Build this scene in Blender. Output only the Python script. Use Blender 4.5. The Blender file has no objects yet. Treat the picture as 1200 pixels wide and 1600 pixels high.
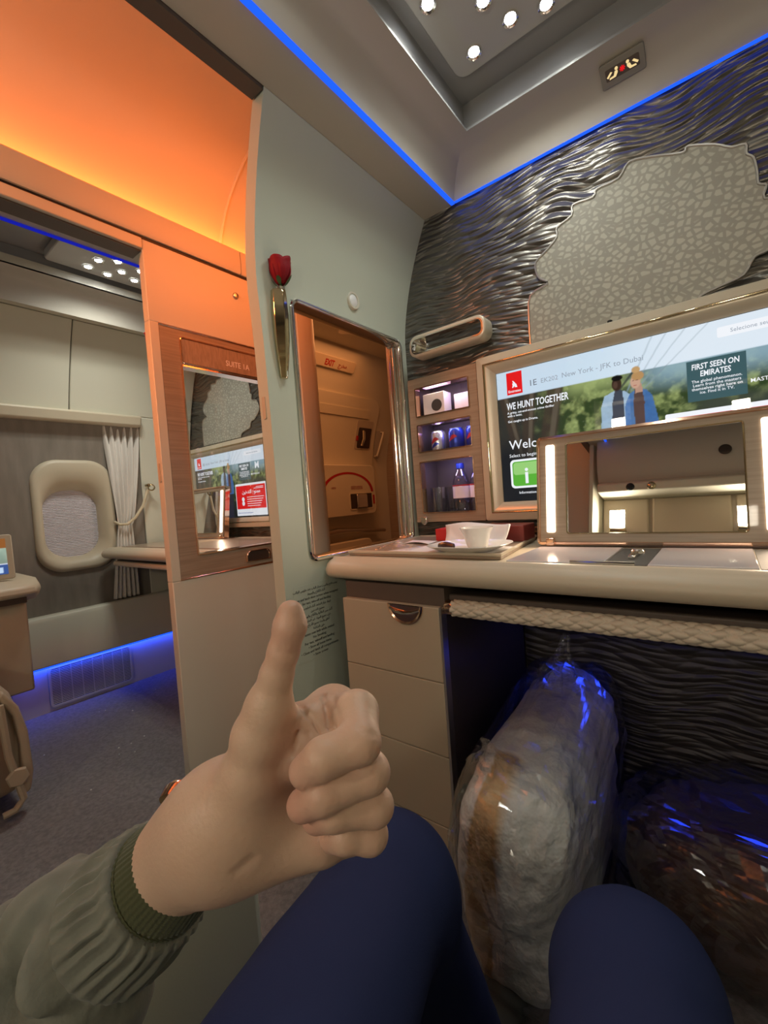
import bpy, bmesh, math, random
import numpy as np
from mathutils import Vector, Matrix

# ------------------------------------------------------------------ camera, world, exposure
SC = bpy.context.scene
COL = SC.collection
rng = np.random.default_rng(7)
random.seed(7)
PI = math.pi

cam_d = bpy.data.cameras.new('camera')
cam = bpy.data.objects.new('camera', cam_d)
COL.objects.link(cam)
RX = Vector((0.78613762, 0.61358263, -0.07418897))
DN = Vector((-0.03855823, -0.07111308, -0.99672273))
FW = Vector((-0.61684756, 0.78642182, -0.03224601))
cam.matrix_world = Matrix(((RX.x, -DN.x, -FW.x, 0.0), (RX.y, -DN.y, -FW.y, 0.0), (RX.z, -DN.z, -FW.z, 0.90), (0, 0, 0, 1)))
cam_d.sensor_fit = 'VERTICAL'
cam_d.sensor_height = 24.0
cam_d.lens = 685.5 / 1600.0 * 24.0
cam_d.clip_start = 0.01
SC.camera = cam

W = bpy.data.worlds.new('world'); SC.world = W
W.use_nodes = True
W.node_tree.nodes['Background'].inputs[0].default_value = (1.0, 0.95, 0.9, 1)
W.node_tree.nodes['Background'].inputs[1].default_value = 0.03
SC.view_settings.view_transform = 'Standard'
SC.view_settings.look = 'None'
SC.view_settings.gamma = 1.0
SC.view_settings.use_curve_mapping = False
SC.view_settings.exposure = 0.0

ORANGE = (1.0, 0.185, 0.03)
BLUE = (0.02, 0.06, 1.0)
WARM = (1.0, 0.74, 0.45)
COOL = (0.97, 1.0, 0.90)

def area(name, loc, direction, sx, sy, power, color, spread=180, axis=(1, 0, 0)):
    d = bpy.data.lights.new(name, 'AREA'); d.shape = 'RECTANGLE'; d.size = sx; d.size_y = sy
    d.energy = power; d.color = color; d.spread = math.radians(spread)
    o = bpy.data.objects.new(name, d); COL.objects.link(o)
    zz = -Vector(direction).normalized(); xx = Vector(axis); xx = (xx - zz * xx.dot(zz)).normalized(); yy = zz.cross(xx)
    o.matrix_world = Matrix(((xx.x, yy.x, zz.x, loc[0]), (xx.y, yy.y, zz.y, loc[1]), (xx.z, yy.z, zz.z, loc[2]), (0, 0, 0, 1)))
    return o

def spot(name, loc, direction, power, color, angle, blend=0.6, size=0.012, parent=None):
    d = bpy.data.lights.new(name, 'SPOT'); d.energy = power; d.color = color
    d.spot_size = math.radians(angle); d.spot_blend = blend; d.shadow_soft_size = size
    o = bpy.data.objects.new(name, d); COL.objects.link(o)
    o.rotation_euler = Vector(direction).to_track_quat('-Z', 'Y').to_euler()
    if parent is not None:
        o.parent = parent; o.location = Vector(loc) - ORG[parent.name]
    else:
        o.location = loc
    return o

# cove and wash lamps are real strip lamps; panel and aisle fills are added
LP = dict(cove=4.9, panel_fill=2.0, aisle=3.4, galley=8.0, led=1.9, led_a=3.4, vanity=0.8, rear=3.6, under=0.45, ledge=2.2, wash=0.045)

# ------------------------------------------------------------------ helpers
ORG = {}

def thing(name, label, cat, loc=(0, 0, 0), group=None, kind=None):
    o = bpy.data.objects.new(name, None); COL.objects.link(o)
    o.empty_display_size = 0.05
    o.location = loc; o['label'] = label; o['category'] = cat
    if group: o['group'] = group
    if kind: o['kind'] = kind
    ORG[o.name] = Vector(loc)
    return o

def tag(o, label, cat, group=None, kind=None):
    o['label'] = label; o['category'] = cat
    if group: o['group'] = group
    if kind: o['kind'] = kind
    return o

def struct(o):
    o['kind'] = 'structure'; return o

def obj(name, g, mat, parent=None, smooth=38, bevel=0.0, seg=2, origin=None, label=None):
    bm = g.bm if isinstance(g, G) else g
    bmesh.ops.recalc_face_normals(bm, faces=bm.faces[:]) if isinstance(g, G) and g.recalc else None
    me = bpy.data.meshes.new(name)
    if parent is not None:
        org = ORG[parent.name]
    elif origin is not None:
        org = Vector(origin)
    else:
        xs = [v.co for v in bm.verts]
        org = Vector(((min(c.x for c in xs) + max(c.x for c in xs)) / 2, (min(c.y for c in xs) + max(c.y for c in xs)) / 2, min(c.z for c in xs)))
    bmesh.ops.translate(bm, vec=-org, verts=bm.verts[:])
    bm.to_mesh(me); bm.free()
    o = bpy.data.objects.new(name, me); COL.objects.link(o)
    for m in (mat if isinstance(mat, (list, tuple)) else [mat]): me.materials.append(m)
    if smooth:
        me.polygons.foreach_set('use_smooth', [True] * len(me.polygons))
        try: me.set_sharp_from_angle(angle=math.radians(smooth))
        except Exception: pass
    if parent is not None: o.parent = parent
    else: o.location = org
    ORG[o.name] = org
    if bevel:
        b = o.modifiers.new('edge', 'BEVEL'); b.width = bevel; b.segments = seg; b.limit_method = 'ANGLE'; b.angle_limit = math.radians(38)
    if label: o['label'] = label
    return o

def raw(name, verts, faces, mat, parent=None, origin=None, smooth=True, attr=None):
    """A mesh straight from arrays (world coordinates)."""
    verts = np.asarray(verts, float)
    if parent is not None: org = ORG[parent.name]
    elif origin is not None: org = Vector(origin)
    else: org = Vector(((verts[:, 0].min() + verts[:, 0].max()) / 2, (verts[:, 1].min() + verts[:, 1].max()) / 2, verts[:, 2].min()))
    me = bpy.data.meshes.new(name)
    me.from_pydata((verts - np.array(org)).tolist(), [], [list(map(int, f)) for f in faces])
    if attr is not None:
        a = me.color_attributes.new('tint', 'FLOAT_COLOR', 'POINT')
        c = np.ones((len(verts), 4)); c[:, :3] = attr
        a.data.foreach_set('color', c.ravel())
    me.update()
    if smooth: me.polygons.foreach_set('use_smooth', [True] * len(me.polygons))
    for m in (mat if isinstance(mat, (list, tuple)) else [mat]): me.materials.append(m)
    o = bpy.data.objects.new(name, me); COL.objects.link(o)
    if parent is not None: o.parent = parent
    else: o.location = org
    ORG[o.name] = org
    return o

def dup(root, loc, label=None):
    """A copy of a thing with copies of its parts and sub-parts."""
    r = root.copy(); COL.objects.link(r); r.location = loc; ORG[r.name] = Vector(loc)
    if label: r['label'] = label
    for ch in list(root.children):
        c = ch.copy(); COL.objects.link(c); c.parent = r
        for gch in list(ch.children):
            d = gch.copy(); COL.objects.link(d); d.parent = c
    return r

class G:
    def __init__(self, recalc=True):
        self.bm = bmesh.new(); self.recalc = recalc
    def face(self, pts, mi=0):
        vs = [self.bm.verts.new(p) for p in pts]
        f = self.bm.faces.new(vs); f.material_index = mi
        return f
    def box(self, x0, x1, y0, y1, z0, z1, mi=0):
        v = [self.bm.verts.new(p) for p in ((x0, y0, z0), (x1, y0, z0), (x1, y1, z0), (x0, y1, z0), (x0, y0, z1), (x1, y0, z1), (x1, y1, z1), (x0, y1, z1))]
        for q in ((3, 2, 1, 0), (4, 5, 6, 7), (0, 1, 5, 4), (1, 2, 6, 5), (2, 3, 7, 6), (3, 0, 4, 7)):
            self.bm.faces.new([v[k] for k in q]).material_index = mi
        return self
    def prism(self, pts, off, mi=0):
        off = Vector(off)
        a = [self.bm.verts.new(p) for p in pts]; b = [self.bm.verts.new(Vector(p) + off) for p in pts]
        n = len(a)
        self.bm.faces.new(a[::-1]).material_index = mi
        self.bm.faces.new(b).material_index = mi
        for i in range(n):
            self.bm.faces.new((a[i], a[(i + 1) % n], b[(i + 1) % n], b[i])).material_index = mi
        return self
    def loft(self, rings, closed=True, cap=False, loop=False, mi=0):
        vs = [[self.bm.verts.new(p) for p in r] for r in rings]
        n = len(vs[0]); m = len(vs)
        for j in range(m if loop else m - 1):
            A, B = vs[j], vs[(j + 1) % m]
            for i in range(n if closed else n - 1):
                try: self.bm.faces.new((A[i], A[(i + 1) % n], B[(i + 1) % n], B[i])).material_index = mi
                except ValueError: pass
        if cap:
            self.bm.faces.new(vs[0][::-1]).material_index = mi
            self.bm.faces.new(vs[-1]).material_index = mi
        return self
    def tube(self, path, r, n=10, closed=False, cap=True, mi=0):
        P = [Vector(p) for p in path]; m = len(P)
        rs = r if hasattr(r, '__len__') else [r] * m
        rings = []; up = None
        for i in range(m):
            if closed: t = P[(i + 1) % m] - P[i - 1]
            else: t = P[min(i + 1, m - 1)] - P[max(i - 1, 0)]
            t.normalize()
            if up is None:
                up = Vector((0, 0, 1)) if abs(t.z) < 0.9 else Vector((1, 0, 0))
            a = (up - t * up.dot(t)).normalized(); b = t.cross(a); up = a
            rings.append([P[i] + (a * math.cos(2 * PI * k / n) + b * math.sin(2 * PI * k / n)) * rs[i] for k in range(n)])
        return self.loft(rings, True, cap and not closed, closed, mi)
    def lathe(self, prof, c, axis=(0, 0, 1), n=32, mi=0, cap=False):
        ax = Vector(axis).normalized()
        u = ax.orthogonal().normalized(); v = ax.cross(u); c = Vector(c)
        rings = [[c + ax * h + (u * math.cos(2 * PI * k / n) + v * math.sin(2 * PI * k / n)) * max(r, 1e-5) for k in range(n)] for r, h in prof]
        return self.loft(rings, True, cap, False, mi)
    def grid(self, P, mi=0):
        m, n = len(P), len(P[0])
        vs = [[self.bm.verts.new(p) for p in row] for row in P]
        for j in range(m - 1):
            for i in range(n - 1):
                self.bm.faces.new((vs[j][i], vs[j][i + 1], vs[j + 1][i + 1], vs[j + 1][i])).material_index = mi
        return self
    def ring(self, mp, u0, u1, v0, v1, r, prof, n=6, mi=0, loop=True):
        """sweep a profile [(outward offset, height)] round a rounded rectangle"""
        rings = [[mp(u, v, w) for u, v in rrect(u0 - o, u1 + o, v0 - o, v1 + o, max(r + o, 0.0006), n)] for o, w in prof]
        return self.loft(rings, True, False, loop, mi)

def rrect(u0, u1, v0, v1, r, n=6):
    r = min(r, (u1 - u0) / 2 - 1e-5, (v1 - v0) / 2 - 1e-5)
    out = []
    for cx, cy, a0 in ((u1 - r, v1 - r, 0), (u0 + r, v1 - r, 90), (u0 + r, v0 + r, 180), (u1 - r, v0 + r, 270)):
        for k in range(n + 1):
            a = math.radians(a0 + 90 * k / n)
            out.append((cx + r * math.cos(a), cy + r * math.sin(a)))
    return out

def plate(g, mp, u0, u1, v0, v1, r, w0, w1, n=5, mi=0):
    pts = rrect(u0, u1, v0, v1, r, n)
    return g.loft([[mp(u, v, w0) for u, v in pts], [mp(u, v, w1) for u, v in pts]], True, True, False, mi)

def front(y):           # wall that faces -y: u along x, v up, w towards the viewer
    return lambda u, v, w: Vector((u, y - w, v))
def side(x):            # wall that faces +x: u along y, v up, w towards +x
    return lambda u, v, w: Vector((x + w, u, v))
def flat(z):            # lies on a top: u along x, v along y, w up
    return lambda u, v, w: Vector((u, v, z + w))

def text(name, body, size, loc, plane, mat, parent, align='LEFT', sx=1.0, bold=0.0, slant=0.0, space=1.0, label=None):
    c = bpy.data.curves.new(name, 'FONT'); c.body = body; c.size = size / 0.69; c.align_x = align
    c.offset = bold * size; c.shear = slant; c.space_line = space; c.extrude = 0.0002; c.resolution_u = 2
    tmp = bpy.data.objects.new(name + '_curve', c)
    me = bpy.data.meshes.new_from_object(tmp); bpy.data.objects.remove(tmp); bpy.data.curves.remove(c)
    me.name = name; me.materials.clear(); me.materials.append(mat)
    o = bpy.data.objects.new(name, me); COL.objects.link(o)
    o.rotation_euler = {'front': (PI / 2, 0, 0), 'side': (PI / 2, 0, PI / 2), 'flat': (0, 0, 0)}[plane] if isinstance(plane, str) else plane
    o.scale = (sx, 1, 1)
    o.parent = parent; o.location = Vector(loc) - ORG[parent.name]
    if label: o['label'] = label
    return o

# ------------------------------------------------------------------ arabic joining
_AR = {'ا': 'ﺍﺎﺍﺎ', 'أ': 'ﺃﺄﺃﺄ', 'ب': 'ﺏﺐﺑﺒ', 'ت': 'ﺕﺖﺗﺘ', 'ث': 'ﺙﺚﺛﺜ', 'ج': 'ﺝﺞﺟﺠ', 'ح': 'ﺡﺢﺣﺤ', 'خ': 'ﺥﺦﺧﺨ', 'د': 'ﺩﺪﺩﺪ', 'ر': 'ﺭﺮﺭﺮ', 'ز': 'ﺯﺰﺯﺰ', 'س': 'ﺱﺲﺳﺴ', 'ش': 'ﺵﺶﺷﺸ',
       'ط': 'ﻁﻂﻃﻄ', 'ع': 'ﻉﻊﻋﻌ', 'غ': 'ﻍﻎﻏﻐ', 'ف': 'ﻑﻒﻓﻔ', 'ق': 'ﻕﻖﻗﻘ', 'ك': 'ﻙﻚﻛﻜ', 'ل': 'ﻝﻞﻟﻠ', 'م': 'ﻡﻢﻣﻤ', 'ن': 'ﻥﻦﻧﻨ', 'ه': 'ﻩﻪﻫﻬ', 'و': 'ﻭﻮﻭﻮ', 'ي': 'ﻱﻲﻳﻴ', 'ى': 'ﻯﻰﻯﻰ', 'ة': 'ﺓﺔﺓﺔ', 'ء': 'ﺀﺀﺀﺀ', 'ئ': 'ﺉﺊﺋﺌ', 'ص': 'ﺹﺺﺻﺼ', 'ض': 'ﺽﺾﺿﻀ'}
_NOJOIN = set('اأدرزوةءى')
def arabic(s):
    out = []
    for i, ch in enumerate(s):
        if ch not in _AR: out.append(ch); continue
        prev = i > 0 and s[i - 1] in _AR and s[i - 1] not in _NOJOIN
        nxt = i + 1 < len(s) and s[i + 1] in _AR and ch not in _NOJOIN and s[i + 1] != 'ء'
        out.append(_AR[ch][(1 if prev else 0) + (2 if nxt else 0)])
    return ''.join(out)[::-1]

# ------------------------------------------------------------------ noise and implicit surfaces
def vnoise(P, seed=0):
    """smooth value noise on an array of points (..., 3) in about -1..1"""
    P = np.asarray(P, float); I = np.floor(P).astype(np.int64); F = P - I; F = F * F * (3 - 2 * F)
    def h(i, j, k):
        n = (i * 374761393 + j * 668265263 + k * 2147483647 + seed * 1274126177) & 0xffffffff
        n = ((n ^ (n >> 13)) * 1274126177) & 0xffffffff
        return ((n ^ (n >> 16)) & 0xffff) / 32767.5 - 1
    out = 0
    for a in (0, 1):
        for b in (0, 1):
            for c in (0, 1):
                w = (F[..., 0] if a else 1 - F[..., 0]) * (F[..., 1] if b else 1 - F[..., 1]) * (F[..., 2] if c else 1 - F[..., 2])
                out = out + w * h(I[..., 0] + a, I[..., 1] + b, I[..., 2] + c)
    return out
def fbm(P, seed=0, oct=4):
    s = 0; a = 1.0
    for k in range(oct): s = s + a * vnoise(np.asarray(P) * 2 ** k + 17.3 * k, seed + k); a *= 0.5
    return s / 1.9

def cone(P, a, b, ra, rb):
    a = np.asarray(a, float); b = np.asarray(b, float); ba = b - a
    t = np.clip(((P - a) @ ba) / (ba @ ba), 0, 1)
    return np.linalg.norm(P - a - t[..., None] * ba, axis=-1) - (ra + (rb - ra) * t)
def smin(a, b, k):
    h = np.maximum(k - np.abs(a - b), 0) / k
    return np.minimum(a, b) - h * h * k * 0.25

def nets(F, o, h):
    S = F < 0
    nx, ny, nz = F.shape
    cs = np.zeros((nx - 1, ny - 1, nz - 1), int)
    sl = lambda a, n: slice(a, n - 1 + a)
    cor = [(a, b, c) for a in (0, 1) for b in (0, 1) for c in (0, 1)]
    for a, b, c in cor: cs += S[sl(a, nx), sl(b, ny), sl(c, nz)]
    mask = (cs > 0) & (cs < 8)
    idx = -np.ones(mask.shape, int); ijk = np.argwhere(mask); idx[mask] = np.arange(len(ijk))
    pos = np.zeros((len(ijk), 3)); cnt = np.zeros(len(ijk))
    for p in cor:
        for ax in range(3):
            if p[ax]: continue
            q = list(p); q[ax] = 1
            fa = F[ijk[:, 0] + p[0], ijk[:, 1] + p[1], ijk[:, 2] + p[2]]; fb = F[ijk[:, 0] + q[0], ijk[:, 1] + q[1], ijk[:, 2] + q[2]]
            cr = (fa < 0) != (fb < 0)
            t = np.where(cr, fa / np.where(fa == fb, 1, fa - fb), 0)
            e = np.array(p, float)[None].repeat(len(ijk), 0); e[:, ax] += t
            pos[cr] += e[cr]; cnt[cr] += 1
    V = (ijk + pos / np.maximum(cnt, 1)[:, None]) * h + np.array(o)
    faces = []
    for ax in range(3):
        b, c = (ax + 1) % 3, (ax + 2) % 3
        s0 = [slice(1, None)] * 3; s1 = [slice(1, None)] * 3
        s0[ax] = slice(0, -1)
        A = S[tuple(s0)]; B = S[tuple(s1)]
        E = np.argwhere(A != B); sg = A[tuple(E.T)]
        E = E + 1; E[:, ax] -= 1
        lim = np.array(idx.shape)
        ok = (E < lim).all(1); E = E[ok]; sg = sg[ok]
        def at(db, dc):
            q = E.copy(); q[:, b] -= db; q[:, c] -= dc
            return idx[tuple(q.T)]
        Q = np.stack([at(1, 1), at(0, 1), at(0, 0), at(1, 0)], 1)
        Q[~sg] = Q[~sg][:, ::-1]
        faces.append(Q)
    return V, np.concatenate(faces)

def sgrid(lo, hi, h):
    ax = [np.arange(lo[k], hi[k] + h, h) for k in range(3)]
    return np.stack(np.meshgrid(*ax, indexing='ij'), -1)
# ------------------------------------------------------------------ materials
def mat(name, color=(0.5, 0.5, 0.5), rough=0.5, metal=0.0, spec=0.5, coat=0.0, bump=None, var=None, sheen=0.0, emit=None, trans=0.0, sss=0.0, attr=None):
    """bump = (kind, scale xyz, strength, distance); var = (second colour, scale xyz, low, high)"""
    m = bpy.data.materials.new(name); m.use_nodes = True
    nt = m.node_tree; N = nt.nodes; L = nt.links; b = N['Principled BSDF']
    b.inputs['Base Color'].default_value = (*color, 1); b.inputs['Roughness'].default_value = rough
    b.inputs['Metallic'].default_value = metal; b.inputs['Specular IOR Level'].default_value = spec
    b.inputs['Coat Weight'].default_value = coat; b.inputs['Sheen Weight'].default_value = sheen
    b.inputs['Transmission Weight'].default_value = trans
    if sss:
        b.inputs['Subsurface Weight'].default_value = sss; b.inputs['Subsurface Radius'].default_value = (0.012, 0.004, 0.002); b.inputs['Subsurface Scale'].default_value = 0.5
    tc = N.new('ShaderNodeTexCoord')
    def mapped(sc):
        mp = N.new('ShaderNodeMapping'); mp.inputs['Scale'].default_value = sc; L.new(tc.outputs['Object'], mp.inputs['Vector']); return mp.outputs['Vector']
    if attr:
        a = N.new('ShaderNodeAttribute'); a.attribute_name = attr; L.new(a.outputs['Color'], b.inputs['Base Color'])
    if var:
        c2, sc, lo, hi = var
        n = N.new('ShaderNodeTexNoise'); n.inputs['Scale'].default_value = 1; n.inputs['Detail'].default_value = 4; L.new(mapped(sc), n.inputs['Vector'])
        r = N.new('ShaderNodeValToRGB'); r.color_ramp.elements[0].position = lo; r.color_ramp.elements[1].position = hi
        r.color_ramp.elements[0].color = (*color, 1); r.color_ramp.elements[1].color = (*c2, 1)
        L.new(n.outputs['Fac'], r.inputs['Fac']); L.new(r.outputs['Color'], b.inputs['Base Color'])
    if bump:
        kind, sc, st, dist = bump
        if kind == 'noise':
            n = N.new('ShaderNodeTexNoise'); n.inputs['Scale'].default_value = 1; n.inputs['Detail'].default_value = 3; out = n.outputs['Fac']
        elif kind == 'voronoi':
            n = N.new('ShaderNodeTexVoronoi'); n.inputs['Scale'].default_value = 1; out = n.outputs['Distance']
        elif kind == 'wave':
            n = N.new('ShaderNodeTexWave'); n.inputs['Scale'].default_value = 1; n.inputs['Distortion'].default_value = 0; out = n.outputs['Fac']
        L.new(mapped(sc), n.inputs['Vector'])
        bp = N.new('ShaderNodeBump'); bp.inputs['Strength'].default_value = st; bp.inputs['Distance'].default_value = dist
        L.new(out, bp.inputs['Height']); L.new(bp.outputs['Normal'], b.inputs['Normal'])
    if emit:
        b.inputs['Emission Color'].default_value = (*emit[0], 1); b.inputs['Emission Strength'].default_value = emit[1]
    return m

def glow(name, color, strength):
    m = bpy.data.materials.new(name); m.use_nodes = True; nt = m.node_tree
    nt.nodes.remove(nt.nodes['Principled BSDF']); e = nt.nodes.new('ShaderNodeEmission')
    e.inputs[0].default_value = (*color, 1); e.inputs[1].default_value = strength
    nt.links.new(e.outputs[0], nt.nodes['Material Output'].inputs[0]); return m

def clear(name, fac=0.08, rough=0.02, tint=(1, 1, 1), bump=None):
    """thin clear sheet: mostly see-through with a glossy skin"""
    m = bpy.data.materials.new(name); m.use_nodes = True; nt = m.node_tree; N = nt.nodes; L = nt.links
    N.remove(N['Principled BSDF'])
    t = N.new('ShaderNodeBsdfTransparent'); t.inputs[0].default_value = (*tint, 1)
    g = N.new('ShaderNodeBsdfGlossy'); g.inputs['Roughness'].default_value = rough
    x = N.new('ShaderNodeMixShader')
    lw = N.new('ShaderNodeLayerWeight'); lw.inputs['Blend'].default_value = 0.35
    mth = N.new('ShaderNodeMath'); mth.operation = 'MULTIPLY_ADD'; mth.inputs[1].default_value = 0.6; mth.inputs[2].default_value = fac
    L.new(lw.outputs['Facing'], mth.inputs[0]); L.new(mth.outputs[0], x.inputs[0])
    L.new(t.outputs[0], x.inputs[1]); L.new(g.outputs[0], x.inputs[2]); L.new(x.outputs[0], N['Material Output'].inputs[0])
    if bump:
        tc = N.new('ShaderNodeTexCoord'); n = N.new('ShaderNodeTexNoise'); n.inputs['Scale'].default_value = bump[0]; n.inputs['Detail'].default_value = 3
        n.inputs['Distortion'].default_value = 1.2
        L.new(tc.outputs['Object'], n.inputs['Vector'])
        bp = N.new('ShaderNodeBump'); bp.inputs['Strength'].default_value = bump[1]; bp.inputs['Distance'].default_value = bump[2]
        L.new(n.outputs['Fac'], bp.inputs['Height'])
        for q in (g, lw): L.new(bp.outputs['Normal'], q.inputs['Normal'])
    return m

M = {}
M['cream'] = mat('cream_laminate', (0.55, 0.59, 0.49), 0.38, bump=('noise', (90, 90, 90), 0.04, 0.002))
M['ivory'] = mat('ivory_panel', (0.64, 0.61, 0.50), 0.45)
M['tan'] = mat('tan_panel', (0.47, 0.43, 0.37), 0.45, bump=('noise', (120, 120, 120), 0.05, 0.002))
M['grey'] = mat('grey_ceiling', (0.30, 0.30, 0.30), 0.4)
M['ledplate'] = mat('lamp_plate', (0.52, 0.52, 0.50), 0.35)
M['leather'] = mat('cream_leather', (0.55, 0.47, 0.35), 0.45, bump=('noise', (350, 350, 350), 0.12, 0.001))
M['drawer'] = mat('tan_leather_front', (0.46, 0.37, 0.265), 0.45, bump=('noise', (350, 350, 350), 0.12, 0.001))
M['edge'] = mat('champagne_edge', (0.62, 0.56, 0.44), 0.3, metal=0.25)
M['sage'] = mat('sage_leather', (0.70, 0.69, 0.52), 0.5, bump=('noise', (300, 300, 300), 0.12, 0.001))
M['seat'] = mat('seat_leather', (0.52, 0.42, 0.30), 0.5, bump=('noise', (250, 250, 250), 0.12, 0.001))
M['brown'] = mat('dark_brown', (0.045, 0.03, 0.022), 0.5)
M['track'] = mat('track_brown', (0.10, 0.075, 0.06), 0.5)
M['black'] = mat('black_gap', (0.01, 0.01, 0.011), 0.5)
M['wood'] = mat('ash_wood', (0.36, 0.28, 0.20), 0.38, var=((0.27, 0.205, 0.145), (5, 5, 160), 0.35, 0.7), coat=0.15)
M['woodh'] = mat('ash_wood_top', (0.38, 0.29, 0.21), 0.35, var=((0.28, 0.21, 0.15), (5, 150, 30), 0.35, 0.7), coat=0.2)
M['chrome'] = mat('chrome', (0.83, 0.80, 0.74), 0.09, metal=1)
M['gold'] = mat('gold_chrome', (0.62, 0.52, 0.33), 0.07, metal=1)
M['copper'] = mat('copper_chrome', (0.88, 0.58, 0.42), 0.12, metal=1)
M['mirror'] = mat('mirror', (0.86, 0.86, 0.85), 0.01, metal=1)
M['steel'] = mat('brushed_steel', (0.55, 0.53, 0.50), 0.3, metal=1)
M['taupe'] = mat('taupe_fabric_wall', (0.20, 0.17, 0.14), 0.6, var=((0.25, 0.215, 0.18), (30, 30, 6), 0.3, 0.7), bump=('noise', (40, 600, 20), 0.1, 0.001))
M['carpet'] = mat('carpet', (0.145, 0.13, 0.132), 0.95, var=((0.25, 0.225, 0.22), (90, 90, 90), 0.3, 0.72), bump=('noise', (420, 420, 420), 0.6, 0.004), sheen=0.2)
M['white'] = mat('white_plastic', (0.80, 0.80, 0.78), 0.35)
M['china'] = mat('white_china', (0.84, 0.82, 0.78), 0.15, coat=0.3)
M['paper'] = mat('white_paper', (0.82, 0.80, 0.80), 0.7)
M['gloss'] = mat('glossy_white_top', (0.66, 0.64, 0.68), 0.12, coat=0.6)
M['curtain'] = mat('curtain_satin', (0.68, 0.63, 0.58), 0.45, sheen=0.4, bump=('noise', (60, 60, 400), 0.1, 0.001))
M['signplate'] = mat('sign_plate', (0.26, 0.24, 0.20), 0.4)
M['shade'] = mat('pleated_shade', (0.60, 0.56, 0.60), 0.6, bump=('wave', (1, 1, 1), 0.0, 0.0))
M['rose'] = mat('rose_petal', (0.24, 0.004, 0.010), 0.6, spec=0.2, sheen=0.05)
M['leaf'] = mat('rose_leaf', (0.05, 0.10, 0.03), 0.5)
M['maroon'] = mat('maroon_card', (0.20, 0.028, 0.022), 0.5)
M['red'] = mat('red_card', (0.50, 0.02, 0.02), 0.5)
M['redmark'] = mat('red_marking', (0.42, 0.01, 0.01), 0.5)
M['choc'] = mat('chocolate', (0.05, 0.018, 0.012), 0.25, coat=0.4)
M['ink'] = mat('dark_ink', (0.05, 0.05, 0.045), 0.6)
M['inkred'] = mat('brown_red_ink', (0.35, 0.05, 0.02), 0.6)
M['silver'] = mat('silver_letters', (0.75, 0.70, 0.66), 0.25, metal=0.8)
M['smoke'] = mat('black_glass', (0.012, 0.012, 0.014), 0.06)
M['trouser'] = mat('navy_trousers', (0.019, 0.028, 0.088), 0.9, spec=0.2, sheen=0.0, bump=('noise', (700, 700, 700), 0.25, 0.001))
M['jacket'] = mat('grey_jacket', (0.150, 0.152, 0.122), 0.9, sheen=0.1, var=((0.175, 0.178, 0.143), (60, 60, 60), 0.35, 0.65), bump=('noise', (500, 500, 500), 0.3, 0.001))
M['cuff'] = mat('green_knit_cuff', (0.055, 0.06, 0.022), 0.9, sheen=0.15, bump=('noise', (600, 600, 600), 0.4, 0.001))
M['skin'] = mat('skin', (0.6, 0.4, 0.3), 0.48, sss=0.12, attr='tint', bump=('noise', (330, 330, 330), 0.30, 0.0010))
M['duvet'] = mat('white_duvet', (0.62, 0.57, 0.54), 0.75, attr='tint', bump=('noise', (30, 22, 30), 0.7, 0.02))
M['kraft'] = mat('beige_paper_band', (0.50, 0.34, 0.18), 0.7, bump=('noise', (30, 30, 30), 0.3, 0.01))
M['darkcloth'] = mat('dark_brown_cloth', (0.09, 0.055, 0.04), 0.8, bump=('noise', (24, 24, 24), 0.6, 0.02))
M['film'] = clear('clear_plastic', 0.06, 0.10)
M['film2'] = clear('clear_plastic_loose', 0.06, 0.06, bump=(60, 0.9, 0.01))
M['pane'] = clear('clear_pane', 0.03, 0.01)
M['pet'] = clear('clear_bottle', 0.10, 0.05, tint=(0.85, 0.88, 0.98))
M['glass'] = clear('drinking_glass', 0.08, 0.03, tint=(0.95, 0.96, 0.98))
M['led'] = glow('led_lens', (0.95, 0.98, 1.0), 40)
M['blue'] = glow('blue_strip', (0.012, 0.09, 1.0), 1.5)
M['blue_dim'] = glow('blue_strip_dim', (0.02, 0.03, 0.8), 0.45)
M['orange'] = glow('orange_strip', ORANGE, 9)
M['vanity'] = glow('vanity_light', (1.0, 0.80, 0.62), 4.5)
M['lampshade'] = glow('lamp_shade', (1.0, 0.86, 0.62), 7)
M['s_white'] = glow('screen_white', (0.92, 0.95, 1.0), 1.0)
M['s_header'] = glow('screen_header', (0.72, 0.84, 0.95), 0.95)
M['s_red'] = glow('screen_red', (0.85, 0.012, 0.015), 0.95)
M['s_green'] = glow('screen_green', (0.12, 0.50, 0.05), 0.9)
M['s_greenlite'] = glow('screen_green_light', (0.36, 0.72, 0.22), 0.9)
M['s_grey'] = glow('screen_grey', (0.16, 0.18, 0.22), 0.9)
M['s_grey2'] = glow('screen_grey_light', (0.36, 0.42, 0.50), 0.9)
M['s_teal'] = glow('screen_teal', (0.055, 0.12, 0.135), 0.9)
M['s_navy'] = glow('screen_navy', (0.01, 0.02, 0.05), 0.9)
M['s_gold'] = glow('sign_amber', (1.0, 0.75, 0.35), 0.9)
M['s_blue'] = glow('screen_blue', (0.05, 0.12, 0.45), 0.9)

# picture on the screens (its colours sit in the mesh as the show's image)
m = bpy.data.materials.new('screen_picture'); m.use_nodes = True; nt = m.node_tree
nt.nodes.remove(nt.nodes['Principled BSDF']); e = nt.nodes.new('ShaderNodeEmission'); a = nt.nodes.new('ShaderNodeAttribute'); a.attribute_name = 'tint'
nt.links.new(a.outputs['Color'], e.inputs[0]); e.inputs[1].default_value = 0.95
nt.links.new(e.outputs[0], nt.nodes['Material Output'].inputs[0]); M['picture'] = m

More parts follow.
